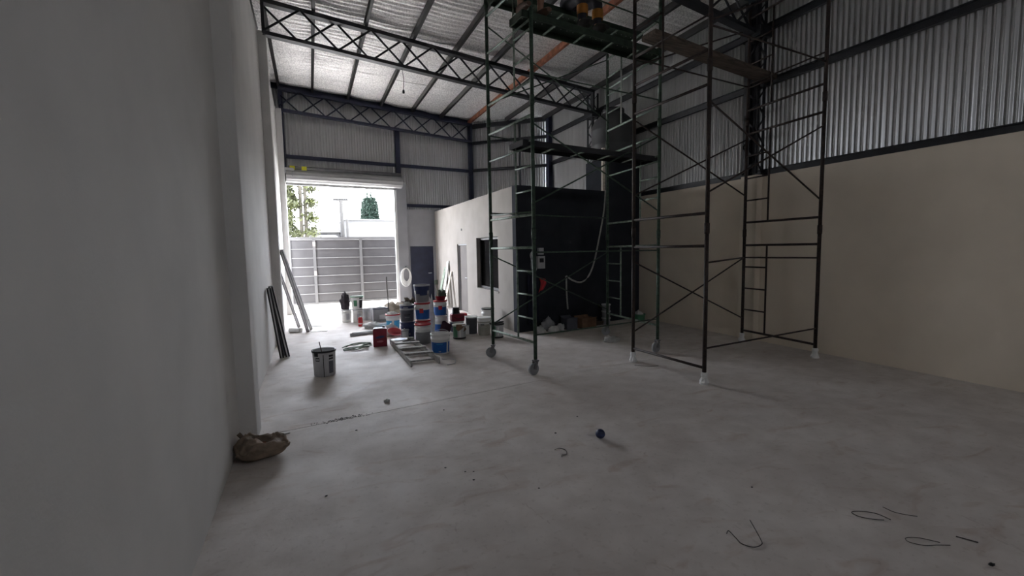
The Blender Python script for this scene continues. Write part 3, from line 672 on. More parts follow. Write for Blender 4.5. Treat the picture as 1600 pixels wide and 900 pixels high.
# ------------------------------------------------------------------ small things on the floor
def patch(r0, r1, z0, z1, a0, a1, n=10, m_=3):
    # curved sticker on a tapered round pail, r at z0 and z1
    def fn(u, v):
        a = a0 + (a1 - a0) * u; r = r0 + (r1 - r0) * v; return (r * math.cos(a), r * math.sin(a), z0 + (z1 - z0) * v)
    return MB().grid(n, m_, fn)
def pail(label, x, y, z=0, h=.32, rt=.14, rb=.125, m=M_WHITE, band=None, lid=None, handle=True, marks=(), rim=None, name='paint_bucket', group=None, hang=0.0, rz=0.0, collar=True):
    o = empty(name, (x, y, z)); tag(o, label, 'bucket' if name != 'paint_can' else 'can', group)
    zc = h * .70
    rr = lambda zz: rb + (rt - rb) * zz / h
    prof = [(rb - .006, 0), (rb, .008), (rr(zc), zc)]
    if collar: prof += [(rr(zc) + .007, zc + .006), (rr(zc) + .008, zc + .028), (rr(zc), zc + .034)]
    prof += [(rt, h - .012), (rt + .006, h - .01), (rt + .006, h), (rt - .004, h)]
    if not lid: prof += [(rt - .006, h - .02), (rb - .006, .02)]
    MB().lathe(prof, 26, cap_top=True).build('bucket_body', m, o)
    if rim and not lid: MB().lathe([(rt + .007, h - .022), (rt + .009, h - .02), (rt + .009, h + .002), (rt - .006, h + .002)], 26, cap_bottom=False).build('rim', rim, o)
    if lid: MB().lathe([(rt + .008, h - .018), (rt + .012, h - .012), (rt + .012, h + .006), (rt - .004, h + .008), (rt - .012, h + .001)], 26, cap_top=True).build('lid', lid, o)
    fa = math.atan2(-y, -x)                       # turned roughly towards the open floor
    if band:
        for (z0, z1, bm) in band:
            MB().lathe([(rr(z0 * h) + .0012, z0 * h), (rr(z1 * h) + .0012, z1 * h)], 26, cap_bottom=False).build('label_band', bm, o)
    for (z0, z1, da, wa, bm) in marks:
        patch(rr(z0 * h) + .0026, rr(z1 * h) + .0026, z0 * h, z1 * h, fa + da - wa, fa + da + wa).build('label_mark', bm, o)
    if handle:
        pts = []; q = fa + 1.2 + rz
        ax = Vector((math.cos(q), math.sin(q), 0)); tn = Vector((-ax.y, ax.x, 0)); zh = h * .86
        for k in range(13):
            a = math.pi * k / 12; up = math.sin(a) * rt * .95
            pts.append(ax * math.cos(a) * (rt + .006) + Vector((0, 0, zh)) + (Vector((0, 0, 1)) * math.sin(hang) + tn * math.cos(hang)) * up * (1.05 if hang < .5 else .9))
        MB().tube(pts, .004, 6).build('handle', M_WIRE if m is not M_WHITE else M_LGREY, o)
    return o
def lump(name, label, cat, x, y, z, sx, sy, sz, m, rough=.35, freq=2.2, seed=0, n=18, parent=None, rz=0):
    b = MB(); k = n // 2; vs = []
    c, s = math.cos(rz), math.sin(rz)
    for i in range(k + 1):
        th = math.pi * i / k
        for j in range(n):
            ph = 2 * math.pi * j / n; d = Vector((math.sin(th) * math.cos(ph), math.sin(th) * math.sin(ph), math.cos(th)))
            q = 1 + rough * (noise.noise(d * freq + Vector((seed * 3.1, seed, 0))) + .5 * noise.noise(d * freq * 2.7 + Vector((seed, 5, 0))))
            px_, py_, pz_ = d.x * q * sx, d.y * q * sy, (max(d.z, -.55) + .55) / 1.55 * q * sz * 1.0
            vs.append((px_ * c - py_ * s, px_ * s + py_ * c, max(pz_, 0)))
    b.add(vs, [(i * n + j, i * n + (j + 1) % n, (i + 1) * n + (j + 1) % n, (i + 1) * n + j) for i in range(k) for j in range(n)][::1], True)
    o = b.build(name, m, parent); o.location = (x, y, z)
    for p in o.data.polygons: pass
    if label: tag(o, label, cat)
    return o

# single open pail near the left
fb = pail('open grey white pail standing alone with a stirring stick', .10, 6.37, h=.335, rt=.142, rb=.132, m=M_LGREY, rim=M_BLACK, handle=False, collar=False, marks=((.80, .93, -.75, .22, M_BLACK), (.62, .76, -.62, .20, M_BLACK), (.65, .71, -.62, .15, M_LGREY), (.76, .84, .62, .22, M_BLACK), (.66, .73, .62, .22, M_BLACK), (.12, .60, .62, .24, M_SLATE), (.0, .86, -.08, .03, M_BLACK)))
MB().tube([(.02, .02, .03), (-.05, .06, .43)], .006, 6).build('stirring_stick', M_WOOD, fb)

# white pails by the gate side with a dark sack
gA = 'white pails stacked by the opening'
pail('white pail with pale lid under the dark sack, near the gate', .70, 11.08, h=.285, rt=.112, rb=.105, m=M_WHITE, lid=M_LGREY, marks=((.2, .7, .3, .35, M_LGREY),), handle=False)
pail('white pail carrying the green labelled pail, near the gate', .935, 10.95, h=.285, rt=.112, rb=.105, m=M_WHITE, lid=M_LGREY, marks=((.2, .7, .2, .4, M_LGREY),), handle=False)
pail('white pail beside the two stacked ones near the gate', 1.14, 11.12, h=.285, rt=.11, rb=.104, m=M_LGREY, lid=M_WHITE, handle=False)
pail('white pail with green and dark label, on top of another pail', .93, 10.95, .295, h=.30, rt=.135, rb=.115, m=M_WHITE, rim=M_GRNL, marks=((.25, .75, -.3, .3, M_GRNL), (.1, .9, .75, .35, M_BLACK)), hang=.2)
lump('dark_sack', 'black crumpled sack slumped on the white pail', 'sack', .685, 11.06, .295, .105, .11, .34, M_DCLOTH, .5, 2.6, 3)
o = empty('spray_can', (.92, 10.22, 0)); tag(o, 'red cylinder can in front of the white pails', 'can')
MB().lathe([(.044, 0), (.047, .006), (.047, .175), (.04, .188), (.02, .20)], 18, cap_top=True).build('can_body', M_RED, o); MB().lathe([(.02, .198), (.02, .215)], 12, cap_top=True).build('nozzle', M_WHITE, o)
MB().lathe([(.0476, .05), (.0476, .07)], 18, cap_bottom=False).build('label_band', M_WHITE, o)
for k, (dy_, z, l) in enumerate(((0, .030, 'long pale cardboard tube lying against the other tube'), (.085, .030, 'short pale cardboard tube lying behind the longer tube'))):
    L = .48 if k == 0 else .40
    b = MB().tube([(.62 + .05 * k, 9.05 + dy_, z), (.62 + L, 9.16 + dy_, z)], .030, 14); tag(b.build('cardboard_tube', M_LGREY), l, 'tube')
# rag bundle
rb_ = empty('strap_bundle', (.64, 7.80, 0)); tag(rb_, 'tangle of grey green straps lying near the maroon tin', 'straps')
for k in range(9):
    x0_ = random.uniform(-.24, -.16); y0_ = random.uniform(-.10, .12); pts = [(x0_, y0_, .01 + k * .003)]
    for q in range(4): pts.append((x0_ + .10 * (q + 1), y0_ + random.uniform(-.05, .07) + .02 * q, .012 + k * .005 + random.uniform(0, .02)))
    ribbon(pts, (0, 1, .2), .03, .006).build('strap', M_PLANT, rb_)
# maroon tin
tn = empty('solvent_tin', (1.02, 7.90, 0), -.16); tag(tn, 'square maroon solvent tin with blue badge', 'tin')
MB().box((0, 0, .15), (.225, .18, .30)).build('tin_body', M_DRED, tn, .008)
MB().box((-.1135, 0, .15), (.002, .15, .26)).build('side_label', M_LGREY, tn)
MB().box((0, 0, .305), (.20, .155, .012)).build('top_rim', M_GREY, tn, .003)
MB().lathe([(.022, .31), (.022, .335), (.02, .337)], 14, (.06, .04, 0), cap_top=True).build('cap', M_BLACK, tn)
def disc_patch(cx_, cz_, rx, rz_, yv, m, name, par, rot=0):
    n = 20; vs = []
    for j in range(n):
        a = 2 * math.pi * j / n; X, Z = rx * math.cos(a), rz_ * math.sin(a); vs.append((cx_ + X * math.cos(rot) - Z * math.sin(rot), yv, cz_ + X * math.sin(rot) + Z * math.cos(rot)))
    MB().add(vs + [(v[0], yv + .001, v[2]) for v in vs], [tuple(range(n))] + [(j, n + j, n + (j + 1) % n, (j + 1) % n) for j in range(n)]).build(name, m, par)
disc_patch(0, .165, .075, .022, -.0915, M_DBLUE, 'badge', tn, .12); disc_patch(.0, .09, .055, .016, -.0915, mat('pink_print', (.45, .14, .18), .5), 'badge', tn, .05)
lump('white_rag', 'heap of white rags between the maroon tin and the crates', 'rag', 1.20, 9.86, 0, .25, .16, .11, M_CLOTH, .5, 3, 5)
cr = empty('tool_crate', (1.40, 10.78, 0), .1); tag(cr, 'dark grey plastic crate behind the white rags', 'crate')
b = MB().box((0, 0, .02), (.34, .26, .03)); b.box((0, -.125, .16), (.34, .012, .30)); b.box((0, .125, .16), (.34, .012, .30)); b.box((-.165, 0, .16), (.012, .26, .30)); b.box((.165, 0, .16), (.012, .26, .30))
b.build('crate_body', M_GREY, cr, .004); MB().box((.05, -.133, .11), (.17, .004, .10)).build('label', M_LGREY, cr); MB().box((0, -.134, .30), (.36, .02, .03)).build('crate_rim', M_SLATE, cr)
o = MB().tube([(1.60, 10.62, 0.0), (1.56, 10.62, 1.03)], .013, 8).build('broom_stick', M_POLE); tag(o, 'thin broom stick standing upright beside the dark crate', 'stick')

# labelled paint pails in the middle
BW = ((.08, .62, M_BLUE),)
pail('white pail with red rim and light blue stripe label', 1.50, 9.52, h=.315, rt=.145, rb=.125, m=M_WHITE, rim=M_RED, band=((.08, .60, M_SKYB),), marks=((.08, .60, 0, .16, M_WHITE),))
lump('white_rag', 'crumpled white and lilac rag inside the light blue pail', 'rag', 1.50, 9.52, .27, .10, .10, .09, M_CLOTH, .5, 3, 8)
pail('dark blue pail at the bottom of the two slate ones', 1.56, 8.27, h=.315, rt=.124, rb=.115, m=M_DBLUE, lid=M_DBLUE, handle=False, marks=((.5, .7, -.5, .08, M_WHITE), (.3, .4, .3, .05, M_WHITE)))
pail('slate grey pail with dark blue top band, on the dark blue pail', 1.56, 8.27, .324, h=.31, rt=.126, rb=.115, m=M_LGREY, band=((.05, .72, M_SLATE), (.74, .96, M_DBLUE)), handle=False, marks=((.82, .88, -.2, .35, M_LGREY), (.42, .46, 0, .45, M_BLACK), (.28, .30, .0, .35, M_LGREY)))
lump('white_rag', 'white rag bunched on top of the slate grey pail', 'rag', 1.57, 8.25, .60, .07, .07, .08, M_CLOTH, .5, 3, 9)
pail('white and blue pail at the bottom of the three high stack', 1.84, 8.26, h=.325, rt=.13, rb=.118, m=M_WHITE, lid=M_RED, band=BW, handle=False)
pail('white and blue pail with red badge, middle of the three high stack', 1.84, 8.26, .334, h=.315, rt=.132, rb=.118, m=M_WHITE, lid=M_RED, band=BW, marks=((.45, .72, -.15, .28, M_RED),), handle=False)
pail('open grey pail with blue paint runs, on top of the stack', 1.84, 8.26, .660, h=.325, rt=.142, rb=.118, m=M_LGREY, rim=M_LGREY, band=((.05, .50, M_GREY), (.68, .95, M_DBLUE)), marks=((.42, .70, .25, .55, M_DBLUE), (.50, .70, -.6, .3, M_DBLUE)), hang=-.8, collar=False)
pail('grey and white pail with bright red lid in front of the stack', 1.72, 7.74, h=.345, rt=.130, rb=.122, m=M_WHITE, lid=M_RED, band=((.02, .62, M_GREY),), handle=False)
pail('white and dark blue pail under the one with the red bowl', 2.28, 8.67, h=.315, rt=.13, rb=.118, m=M_WHITE, lid=M_WHITE, band=((.05, .55, M_BLUE),), handle=False)
pail('white and blue pail with red badge carrying a red bowl', 2.28, 8.67, .324, h=.30, rt=.132, rb=.118, m=M_WHITE, lid=M_RED, band=BW, marks=((.45, .72, .05, .28, M_RED),), handle=False)
o = empty('red_bowl', (2.30, 8.67, .634)); tag(o, 'dark red plastic bowl of rags on the blue pail', 'bowl')
MB().lathe([(.08, 0), (.11, .085), (.115, .085), (.105, .075), (.075, .008)], 22, cap_top=True).build('bowl', M_DRED, o)
lump('green_rag', 'grey green rag and brush heap in the red bowl', 'rag', 2.31, 8.68, .66, .09, .08, .17, M_PLANT, .6, 3, 4)
o = empty('paint_brush', (2.24, 8.62, .66)); tag(o, 'pale handled brush standing in the red bowl', 'brush')
MB().tube([(0, 0, .02), (-.03, .0, .30)], .012, 8).build('handle', M_PALEW, o); MB().box((-.033, 0, .33), (.07, .02, .09)).build('bristles', M_PLANT, o)
lump('maroon_cloth', 'dark maroon cloth hanging over the lower blue pail', 'cloth', 2.33, 8.50, 0, .10, .045, .22, mat('maroon_cloth', (.07, .03, .045), .9), .4, 3, 2)
lump('white_rag', 'white and green rag stuffed between the two tall stacks', 'rag', 2.06, 8.50, 0, .06, .06, .62, M_CLOTH, .5, 4, 6)
pail('white pail with wide blue label and raised handle beside the ladder', 1.80, 6.88, h=.315, rt=.148, rb=.128, m=M_WHITE, band=((.08, .60, M_BLUE),), marks=((.08, .60, .85, .12, M_WHITE), (.13, .17, -.1, .12, M_LGREY), (.50, .53, -.1, .35, M_SKYB)), hang=.75, rim=M_WHITE)
pail('small plain grey can standing between ladder and dark pail', 1.47, 8.03, h=.215, rt=.058, rb=.056, m=M_LGREY, lid=M_GREY, handle=False, collar=False, name='paint_can')
lump('white_sack', 'white sack lying behind the maroon tin', 'sack', 1.33, 8.80, 0, .16, .13, .20, M_CLOTH, .3, 2.2, 12)
o = empty('red_tray', (1.36, 8.50, .04), .2); tag(o, 'red dish tipped against the white sack', 'tray')
b = MB().lathe([(.04, 0), (.13, .035), (.14, .035), (.12, .02), (.03, -.012)], 24, cap_top=True); q = b.build('dish', M_RED, o); q.rotation_euler = (.45, .1, 0); q.location = (0, 0, .05)
lump('plaster_lump', 'small white lump in front of the red dish', 'plaster', 1.33, 8.22, 0, .035, .03, .05, M_CLOTH, .3, 2, 1)

# wooden ladder on the floor
ld = empty('wooden_ladder', (1.38, 6.2, 0)); tag(ld, 'dusty wooden step ladder lying flat on the floor', 'ladder')
LP = lambda b, n: fp(b, n, M_LADDER, ld)
LP(MB().bar((1.20, 6.20, .045), (1.20, 7.98, .045), .022, .09), 'rail'); LP(MB().bar((1.60, 6.22, .045), (1.555, 7.98, .045), .022, .09), 'rail')
for yv in (6.62, 7.03, 7.44, 7.84):
    LP(MB().bar((1.19, yv, .102), (1.61 - (yv - 6.2) * .025, yv - .03, .102), .10, .022), 'tread')
for yv in (6.45, 6.88, 7.3): LP(MB().bar((1.21, yv, .02), (1.59, yv, .02), .03, .02), 'cross_slat')
o = empty('bucket_lid', (1.30, 7.66, .116)); tag(o, 'blue and white bucket lid lying on the ladder', 'lid')
MB().lathe([(.135, 0), (.142, .004), (.142, .014), (.132, .018), (.125, .012)], 26, cap_top=True).build('lid_rim', M_WHITE, o)
MB().lathe([(.10, .0122), (.10, .0135)], 24, (.0, .0, 0), cap_top=True).build('lid_print', mat('pale_blue_print', (.36, .47, .66), .5), o)
o = MB().tube(curve_pts([(1.70, 6.45, .006), (1.80, 6.38, .01), (1.84, 6.26, .02), (1.80, 6.12, .006), (1.68, 6.08, .006)]), .006, 6).build('wire_loop', M_LGREY); tag(o, 'pale wire loop at the foot of the ladder', 'wire')

# right part of the heap
pail('green and white can draped with brown cardboard', 2.42, 7.88, h=.255, rt=.118, rb=.115, m=M_LGREY, lid=M_WHITE, band=((0, .12, M_BLACK),), marks=((.14, .9, -.75, .45, M_GRNL), (.14, .8, .1, .12, M_WHITE)), handle=False, collar=False, name='paint_can')
b = MB()
def cardf(u, v):
    a = -2.3 + 1.5 * u; r = .128 + .03 * math.sin(v * 3 + u * 4) * v; return (2.42 + r * math.cos(a), 7.88 + r * math.sin(a), .275 - .16 * v * (0.6 + .4 * math.sin(u * 3.1)))
o = b.grid(12, 6, cardf).build('cardboard_scrap', M_CARD); s_ = o.modifiers.new('thick', 'SOLIDIFY'); s_.thickness = .006; s_.offset = 1; tag(o, 'brown cardboard scrap hanging over the green and white can', 'cardboard')
pail('squat dark blue pail under the red tool bag', 2.60, 8.62, h=.20, rt=.14, rb=.13, m=M_DBLUE, lid=M_WHITE, handle=False, collar=False)
tb = empty('tool_bag', (2.60, 8.58, .208)); tag(tb, 'red tool bag under a black upturned tub', 'bag')
MB().box((0, 0, .075), (.26, .17, .15)).build('bag_body', M_DRED, tb, .02); MB().box((.14, 0, .12), (.10, .12, .05)).build('side_pocket', M_RED, tb, .01); MB().tube(curve_pts([(-.1, -.088, .10), (0, -.095, .05), (.1, -.088, .10)]), .007, 6).build('strap', M_BLACK, tb)
o = empty('black_tub', (2.57, 8.58, .358)); tag(o, 'small black tub upside down on the red bag', 'tub')
MB().lathe([(.082, 0), (.084, .012), (.078, .014), (.068, .115), (.06, .12)], 20, cap_top=True).build('tub_body', M_BLACK, o); MB().lathe([(.085, 0), (.088, .0), (.088, .012), (.084, .012)], 20, cap_bottom=False).build('tub_rim', M_SLATE, o)
jc = empty('jerrycan', (2.52, 9.25, 0)); tag(jc, 'white plastic jerrycan behind the red bowl stack', 'jerrycan')
MB().box((0, 0, .20), (.13, .20, .40)).build('can_body', M_WHITE, jc, .025); MB().tube([(0, -.06, .39), (0, -.06, .45), (0, .05, .45), (0, .05, .39)], .014, 8).build('handle', M_WHITE, jc); MB().box((.0, -.101, .18), (.06, .003, .2)).build('label', M_SLATE, jc)
pail('dark grey pail with white lid between cans', 2.78, 8.24, h=.325, rt=.110, rb=.105, m=M_SLATE, lid=M_WHITE, handle=False, collar=False, band=((.05, .9, mat('charcoal_print', (.07, .072, .08), .5)),))
o = empty('white_tray', (2.66, 8.0, .10)); o.location = (2.62, 8.16, .0)
tag(o, 'white paint tray leaning beside the dark grey pail', 'tray'); q = MB().box((0, 0, .09), (.16, .012, .18)).build('tray', M_WHITE, o, .005); MB().box((0, -.01, .175), (.16, .02, .012)).build('tray_lip', M_LGREY, q)
pail('cream pail with wide white lid and hanging wire', 2.945, 7.985, h=.33, rt=.122, rb=.118, m=mat('cream_plastic', (.44, .44, .38), .5), lid=M_WHITE, band=((.66, .96, M_WHITE),), hang=-1.1, marks=((.60, .66, -.3, .3, M_BLACK),))
pail('open white pail with black rim against the office wall', 3.30, 8.72, h=.40, rt=.13, rb=.12, m=M_WHITE, rim=M_BLACK, hang=-.9)
pail('green and white can with black lid next to the scaffold leg', 3.06, 7.62, h=.255, rt=.118, rb=.112, m=M_LGREY, lid=M_BLACK, band=((0, .12, M_BLACK),), marks=((.14, .88, -.7, .45, M_GRNL), (.2, .8, .15, .10, M_WHITE)), handle=False, collar=False, name='paint_can')
o = MB().box((3.05, 7.62, .277), (.30, .10, .02), .5).build('black_trowel', M_BLACK, None, .004); tag(o, 'black flat trowel lying on the black lid', 'trowel')
for k, (yv, zt, wd, lb, mm) in enumerate(((12.35, 1.30, .16, 'white board leaning on the pale office wall', M_WHITE), (12.05, 1.02, .12, 'narrow pale batten leaning on the office wall', M_PALEW), (12.62, 1.12, .20, 'grey green panel offcut leaning on the office wall', M_PLANT))):
    o = MB().bar((3.32 - .04 * k, yv, .01), (3.552, yv + .12, zt), .02, wd, up=(0, 1, 0)).build('leaning_board', mm); tag(o, lb, 'board')
lump('beige_sack', 'beige cement sack slumped behind the light blue pail', 'sack', 1.86, 11.25, 0, .28, .2, .38, M_BEIGE, .4, 2.4, 21)
lump('beige_sack', 'low grey sack lying left of the beige cement sack', 'sack', 1.42, 11.42, 0, .22, .18, .24, M_LGREY, .4, 2.4, 22)
pail('tall white pail topped with brown rags', 1.97, 10.05, h=.42, rt=.14, rb=.125, m=M_WHITE, lid=M_WHITE, handle=False)
lump('brown_rag', 'brown rags heaped on the tall white pail', 'rag', 1.97, 10.05, .43, .15, .12, .13, M_WOOD, .6, 3, 14)

# hose coil on the pier
hc = empty('hose_coil', P(2.56, YF, .55, -.10)); tag(hc, 'coil of white hose hanging on the grey pier', 'hose')
for k in range(7):
    ww, hh = .10 + .010 * k, .20 + .012 * k; dx = random.uniform(-.015, .015); dn = random.uniform(-.05, .0)
    pts = []
    for q in range(22):
        a = 2 * math.pi * q / 22; v = P(2.57 + dx + ww * math.cos(a), YF, .90 + hh * math.sin(a) - .012 * k, -.10 + dn); pts.append(v)
    fp(MB().tube(pts, .012, 6, closed=True), 'hose_turn', M_WHITE, hc)
fp(MB().tube([P(2.57, YF, 1.14, -.02), P(2.57, YF, 1.14, -.16), P(2.57, YF, 1.17, -.17)], .008, 6), 'hook', M_STEEL, hc)

# profiles leaning on the left wall
def profile(p, q, label, ma, mb_, wd=.045):
    p, q = Vector(p), Vector(q); o = empty('metal_profile', p); tag(o, label, 'profile')
    fp(MB().bar(p, q, wd, .06, up=(1, 0, .2)), 'profile_body', ma, o)
    d = (q - p).normalized(); sidev = Vector((0, -1, 0)); sidev = (sidev - d * sidev.dot(d)).normalized()
    nv = d.cross(sidev)
    fp(MB().bar(p + sidev * (wd / 2 + .001) + nv * .0, q + sidev * (wd / 2 + .001) + nv * .0, .004, .018, up=nv), 'pale_insert', mb_, o)
profile((-.475, 7.70, .01), (-.575, 7.42, 1.10), 'black window profile leaning on the left wall, outer one', M_BLACK, M_ALU)
profile((-.395, 7.73, .01), (-.560, 7.55, 1.12), 'black window profile leaning on the left wall, middle one', M_BLACK, M_ALU)
profile((-.425, 7.86, .01), (-.570, 7.66, 1.10), 'black window profile leaning on the left wall, nearest the column', M_SLATE, M_ALU, .035)
profile((-.12, 10.02, .01), (-.465, 9.03, 1.64), 'long grey profile leaning on the second column', M_GREY, M_ALU)
profile((-.06, 10.32, .01), (-.463, 9.10, 1.66), 'long pale profile leaning behind the grey one', M_LGREY, M_WHITE, .035)
profile((-.30, 10.75, .01), (-.585, 10.2, 1.25), 'thin dark profile leaning on the wall by the gate', M_GREY, M_ALU, .025)
for k, (pts, lb) in enumerate((([(-.07, 9.96), (.24, 9.92), (.22, 10.45), (.0, 10.5)], 'white sheet of board lying by the grey profiles'), ([(-.12, 10.75), (.16, 10.70), (.18, 11.05), (-.12, 11.1)], 'smaller white sheet of board lying towards the gate'))):
    tag(MB().prism(pts, .001, .012).build('board_sheet', M_WHITE), lb, 'board')
o = MB().tube([(-.46, 10.14, .045), (-.24, 10.02, .045)], .045, 14).build('plastic_roll', M_WHITE); tag(o, 'white plastic roll lying at the foot of the profiles', 'roll')

# cement sack in the left corner
sk = empty('cement_sack', (-.45, 4.05, 0)); tag(sk, 'crumpled brown cement sack against the left wall', 'sack')
def sackf(u, v):
    th = math.pi * (v - .5); ph = 2 * math.pi * u
    e = lambda t, p: math.copysign(abs(t) ** p, t)
    X = e(math.cos(th), .5) * e(math.cos(ph), .40) * .185; Yv = e(math.cos(th), .5) * e(math.sin(ph), .40) * .150; Z = e(math.sin(th), .8)
    flat = 1 - .55 * abs(X / .185) ** 4
    rid = lambda p: 1 - abs(2 * noise.noise(p))
    q = (rid(Vector((X * 8 + Yv * 5, Yv * 8 - X * 3, 2))) - .6) * .045 + (rid(Vector((X * 19, Yv * 15 + X * 9, 7))) - .6) * .022
    hump = .03 * math.exp(-((X + .09) / .07) ** 2)
    z = .075 + Z * .062 * flat + ((q + hump) if Z > -.3 else 0)
    c, s = math.cos(.30), math.sin(.30)
    w_ = 1 + .12 * noise.noise(Vector((X * 10, Yv * 10, Z * 3)))
    return ((X * c - Yv * s) * w_ + .025, (X * s + Yv * c) * w_ - .05, max(z, .003))
MB().grid(64, 36, sackf).build('sack_body', M_SACK, sk)
def flap(u, v): return (-.15 + .10 * u + .012 * math.sin(v * 8), .045 + .03 * v - .06 * u, .115 + .045 * v + .016 * math.sin(u * 8 + v * 2))
q = MB().grid(12, 5, flap).build('folded_end', M_SACK, sk); q.modifiers.new('t', 'SOLIDIFY').thickness = .004
MB().grid(8, 5, lambda u, v: (.0 + .06 * u, -.145 + .04 * v - .008, .085 + .05 * v)).build('print_mark', mat('rust_print', (.25, .10, .06), .9), sk)

# ball and bits on the floor
o = empty('tape_ball', (2.157, 3.09, 0)); tag(o, 'small navy blue ball on the bare floor', 'ball')
rB = .040
MB().lathe([(rB * math.sin(math.pi * i / 14), rB - rB * math.cos(math.pi * i / 14)) for i in range(1, 14)], 22, cap_top=True).build('ball', M_BALL, o)
MB().lathe([(rB * 1.012 * math.sin(math.pi * i / 28), rB - rB * 1.012 * math.cos(math.pi * i / 28)) for i in range(12, 17)], 22, cap_bottom=False).build('band', M_DBLUE, o)
def wire(pts, label, r=.0025, m=M_WIRE):
    o = MB().tube(curve_pts([(x, y, max(z, r + .0005)) for x, y, z in pts]), r, 6).build('wire_offcut', m); tag(o, label, 'wire')
wire([(2.02, 1.70, .02), (2.06, 1.72, .012), (2.05, 1.66, .004), (2.04, 1.62, .004), (2.07, 1.575, .004), (2.125, 1.57, .004), (2.16, 1.60, .006), (2.20, 1.70, .05)], 'hooked dark wire offcut with a raised end', .0026)
wire([(2.98, 1.40, .01), (2.97, 1.47, .012), (2.92, 1.53, .006), (2.87, 1.545, .004), (2.865, 1.50, .004), (2.91, 1.45, .004), (2.955, 1.42, .004)], 'oval loop of dark wire on the floor', .0026)
wire([(2.99, 1.18, .004), (2.93, 1.25, .006), (2.87, 1.275, .006), (2.85, 1.25, .004), (2.89, 1.20, .004), (2.95, 1.175, .004), (3.01, 1.145, .004)], 'thin elongated wire loop on the floor', .0022)
wire([(3.13, 1.17, .004), (3.17, 1.095, .004)], 'short straight wire offcut', .003)
wire([(3.10, 1.50, .003), (3.10, 1.44, .003), (3.14, 1.385, .003), (3.17, 1.36, .003)], 'short curved wire offcut beyond the loops', .002)
wire([(1.70, 3.06, .003), (1.75, 3.07, .004), (1.775, 3.02, .004), (1.75, 2.96, .003), (1.71, 2.96, .003), (1.69, 2.93, .003)], 'thin curled wire near the navy ball', .0025)
wire([(3.95, 4.86, .003), (4.10, 4.72, .004), (4.22, 4.70, .003)], 'thin wire lying by the wrapped scaffold foot', .003)
random.seed(3)
for (x, y, s, m_, lb) in ((.834, 3.159, .010, M_BLACK, 0), (.948, 3.039, .009, M_BLACK, 0), (1.003, 3.013, .008, M_BLACK, 0), (.964, 2.899, .010, M_BLACK, 0), (1.872, 3.35, .012, M_BLACK, 0), (1.323, 2.603, .009, M_BLACK, 0), (.017, 3.127, .010, M_BLACK, 0), (2.25, 3.60, .010, M_BLACK, 0), (1.92, 1.35, .008, M_BLACK, 0), (2.6, 2.0, .009, M_BLACK, 0), (.30, 4.20, .012, M_BLACK, 0), (1.15, 4.35, .011, M_BLACK, 0)):
    q = lump('floor_chip', 'tiny dark chip lying on the bare floor', 'debris', x, y, 0, s * .8, s * .65, s * .5, m_, .4, 2, x); q['group'] = 'dark chips on the floor'
lump('floor_chip', 'larger black flake near the wire loops', 'debris', 3.009, .985, 0, .018, .011, .008, M_BLACK, .4, 2, 3)
lump('paper_scrap', 'small white paper scrap near the floor joint', 'paper', .673, 4.869, 0, .028, .02, .03, M_CLOTH, .5, 3, 3)
lump('paper_scrap', 'flat white paper scrap near the cement sack', 'paper', -.30, 4.40, 0, .05, .02, .012, M_CLOTH, .4, 3, 5)
b = MB()
for _ in range(160):
    t = random.gauss(0, .12); x, y = .20 + t, 4.56 + t * .12 + random.gauss(0, .02); s = random.uniform(.002, .005)
    b.box((x, y, s * .3), (s * 2, s * 1.6, s * .6), random.random() * 3)
o = b.build('grit_patch', mat('dark_grit', (.13, .12, .11), .95)); tag(o, 'smear of dark grit along the floor joint', 'grit', kind='stuff')

# ------------------------------------------------------------------ by the charcoal wall
em = empty('electric_meter', (4.04, yo(4.04) - .01, 1.20)); tag(em, 'grey electric meter boxes on the charcoal wall', 'meter')
fm = lambda b, n, m, bv=0: fp(b, n, m, em)
fm(MB().span(4.02, 4.17, yo(4.1) - .09, yo(4.1) - .005, 1.22, 1.46), 'meter_box', M_LGREY); fm(MB().span(4.05, 4.15, yo(4.1) - .075, yo(4.1) - .005, 1.49, 1.62), 'breaker_box', M_LGREY)
fm(MB().span(4.05, 4.14, yo(4.1) - .095, yo(4.1) - .088, 1.34, 1.42), 'meter_dial', M_BLACK)
for k in range(4):
    pts = curve_pts([(3.99, yo(3.99) - .03, 1.60), (3.90 - .012 * k, yo(3.9) - .04, 1.50), (3.88 + .01 * k, yo(3.9) - .04, 1.25 + .03 * k), (3.95, yo(3.95) - .04, 1.15 + .02 * k), (4.03, yo(4.0) - .04, 1.25)])
    fm(MB().tube(pts, .008, 6), 'cable_loop', M_LGREY if k % 2 else M_GREY)
def clothf(u, v): return (4.06 + .13 * u + .03 * math.sin(v * 4), yo(4.1) - .035 - .02 * math.sin(u * 9 + v * 2), 1.05 - .30 * v * (1 - .35 * u) - .04 * u)
o = MB().grid(12, 10, clothf).build('red_cloth', M_RED); o.modifiers.new('t', 'SOLIDIFY').thickness = .008; tag(o, 'red cloth hanging on the charcoal wall below the meter', 'cloth')
def clothf2(u, v): return (3.78 + .24 * u, yo(3.9) - .05 - .03 * math.sin(u * 12 + v), 1.10 - .95 * v)
o = MB().grid(16, 10, clothf2).build('dark_jacket', mat('navy_cloth', (.016, .018, .034), .95)); o.modifiers.new('t', 'SOLIDIFY').thickness = .01; tag(o, 'dark navy work jacket hanging on the charcoal wall', 'jacket')
o.location = (0, -.01, 0)
lump('plastic_bag', 'white crumpled plastic bag at the foot of the charcoal wall corner', 'bag', 3.92, 7.58, 0, .10, .08, .13, M_CLOTH, .4, 2.4, 31)
lump('plastic_bag', 'white crumpled bag next to the grey sack by the charcoal wall', 'bag', 4.20, 7.57, 0, .11, .07, .12, M_CLOTH, .4, 2.4, 32)
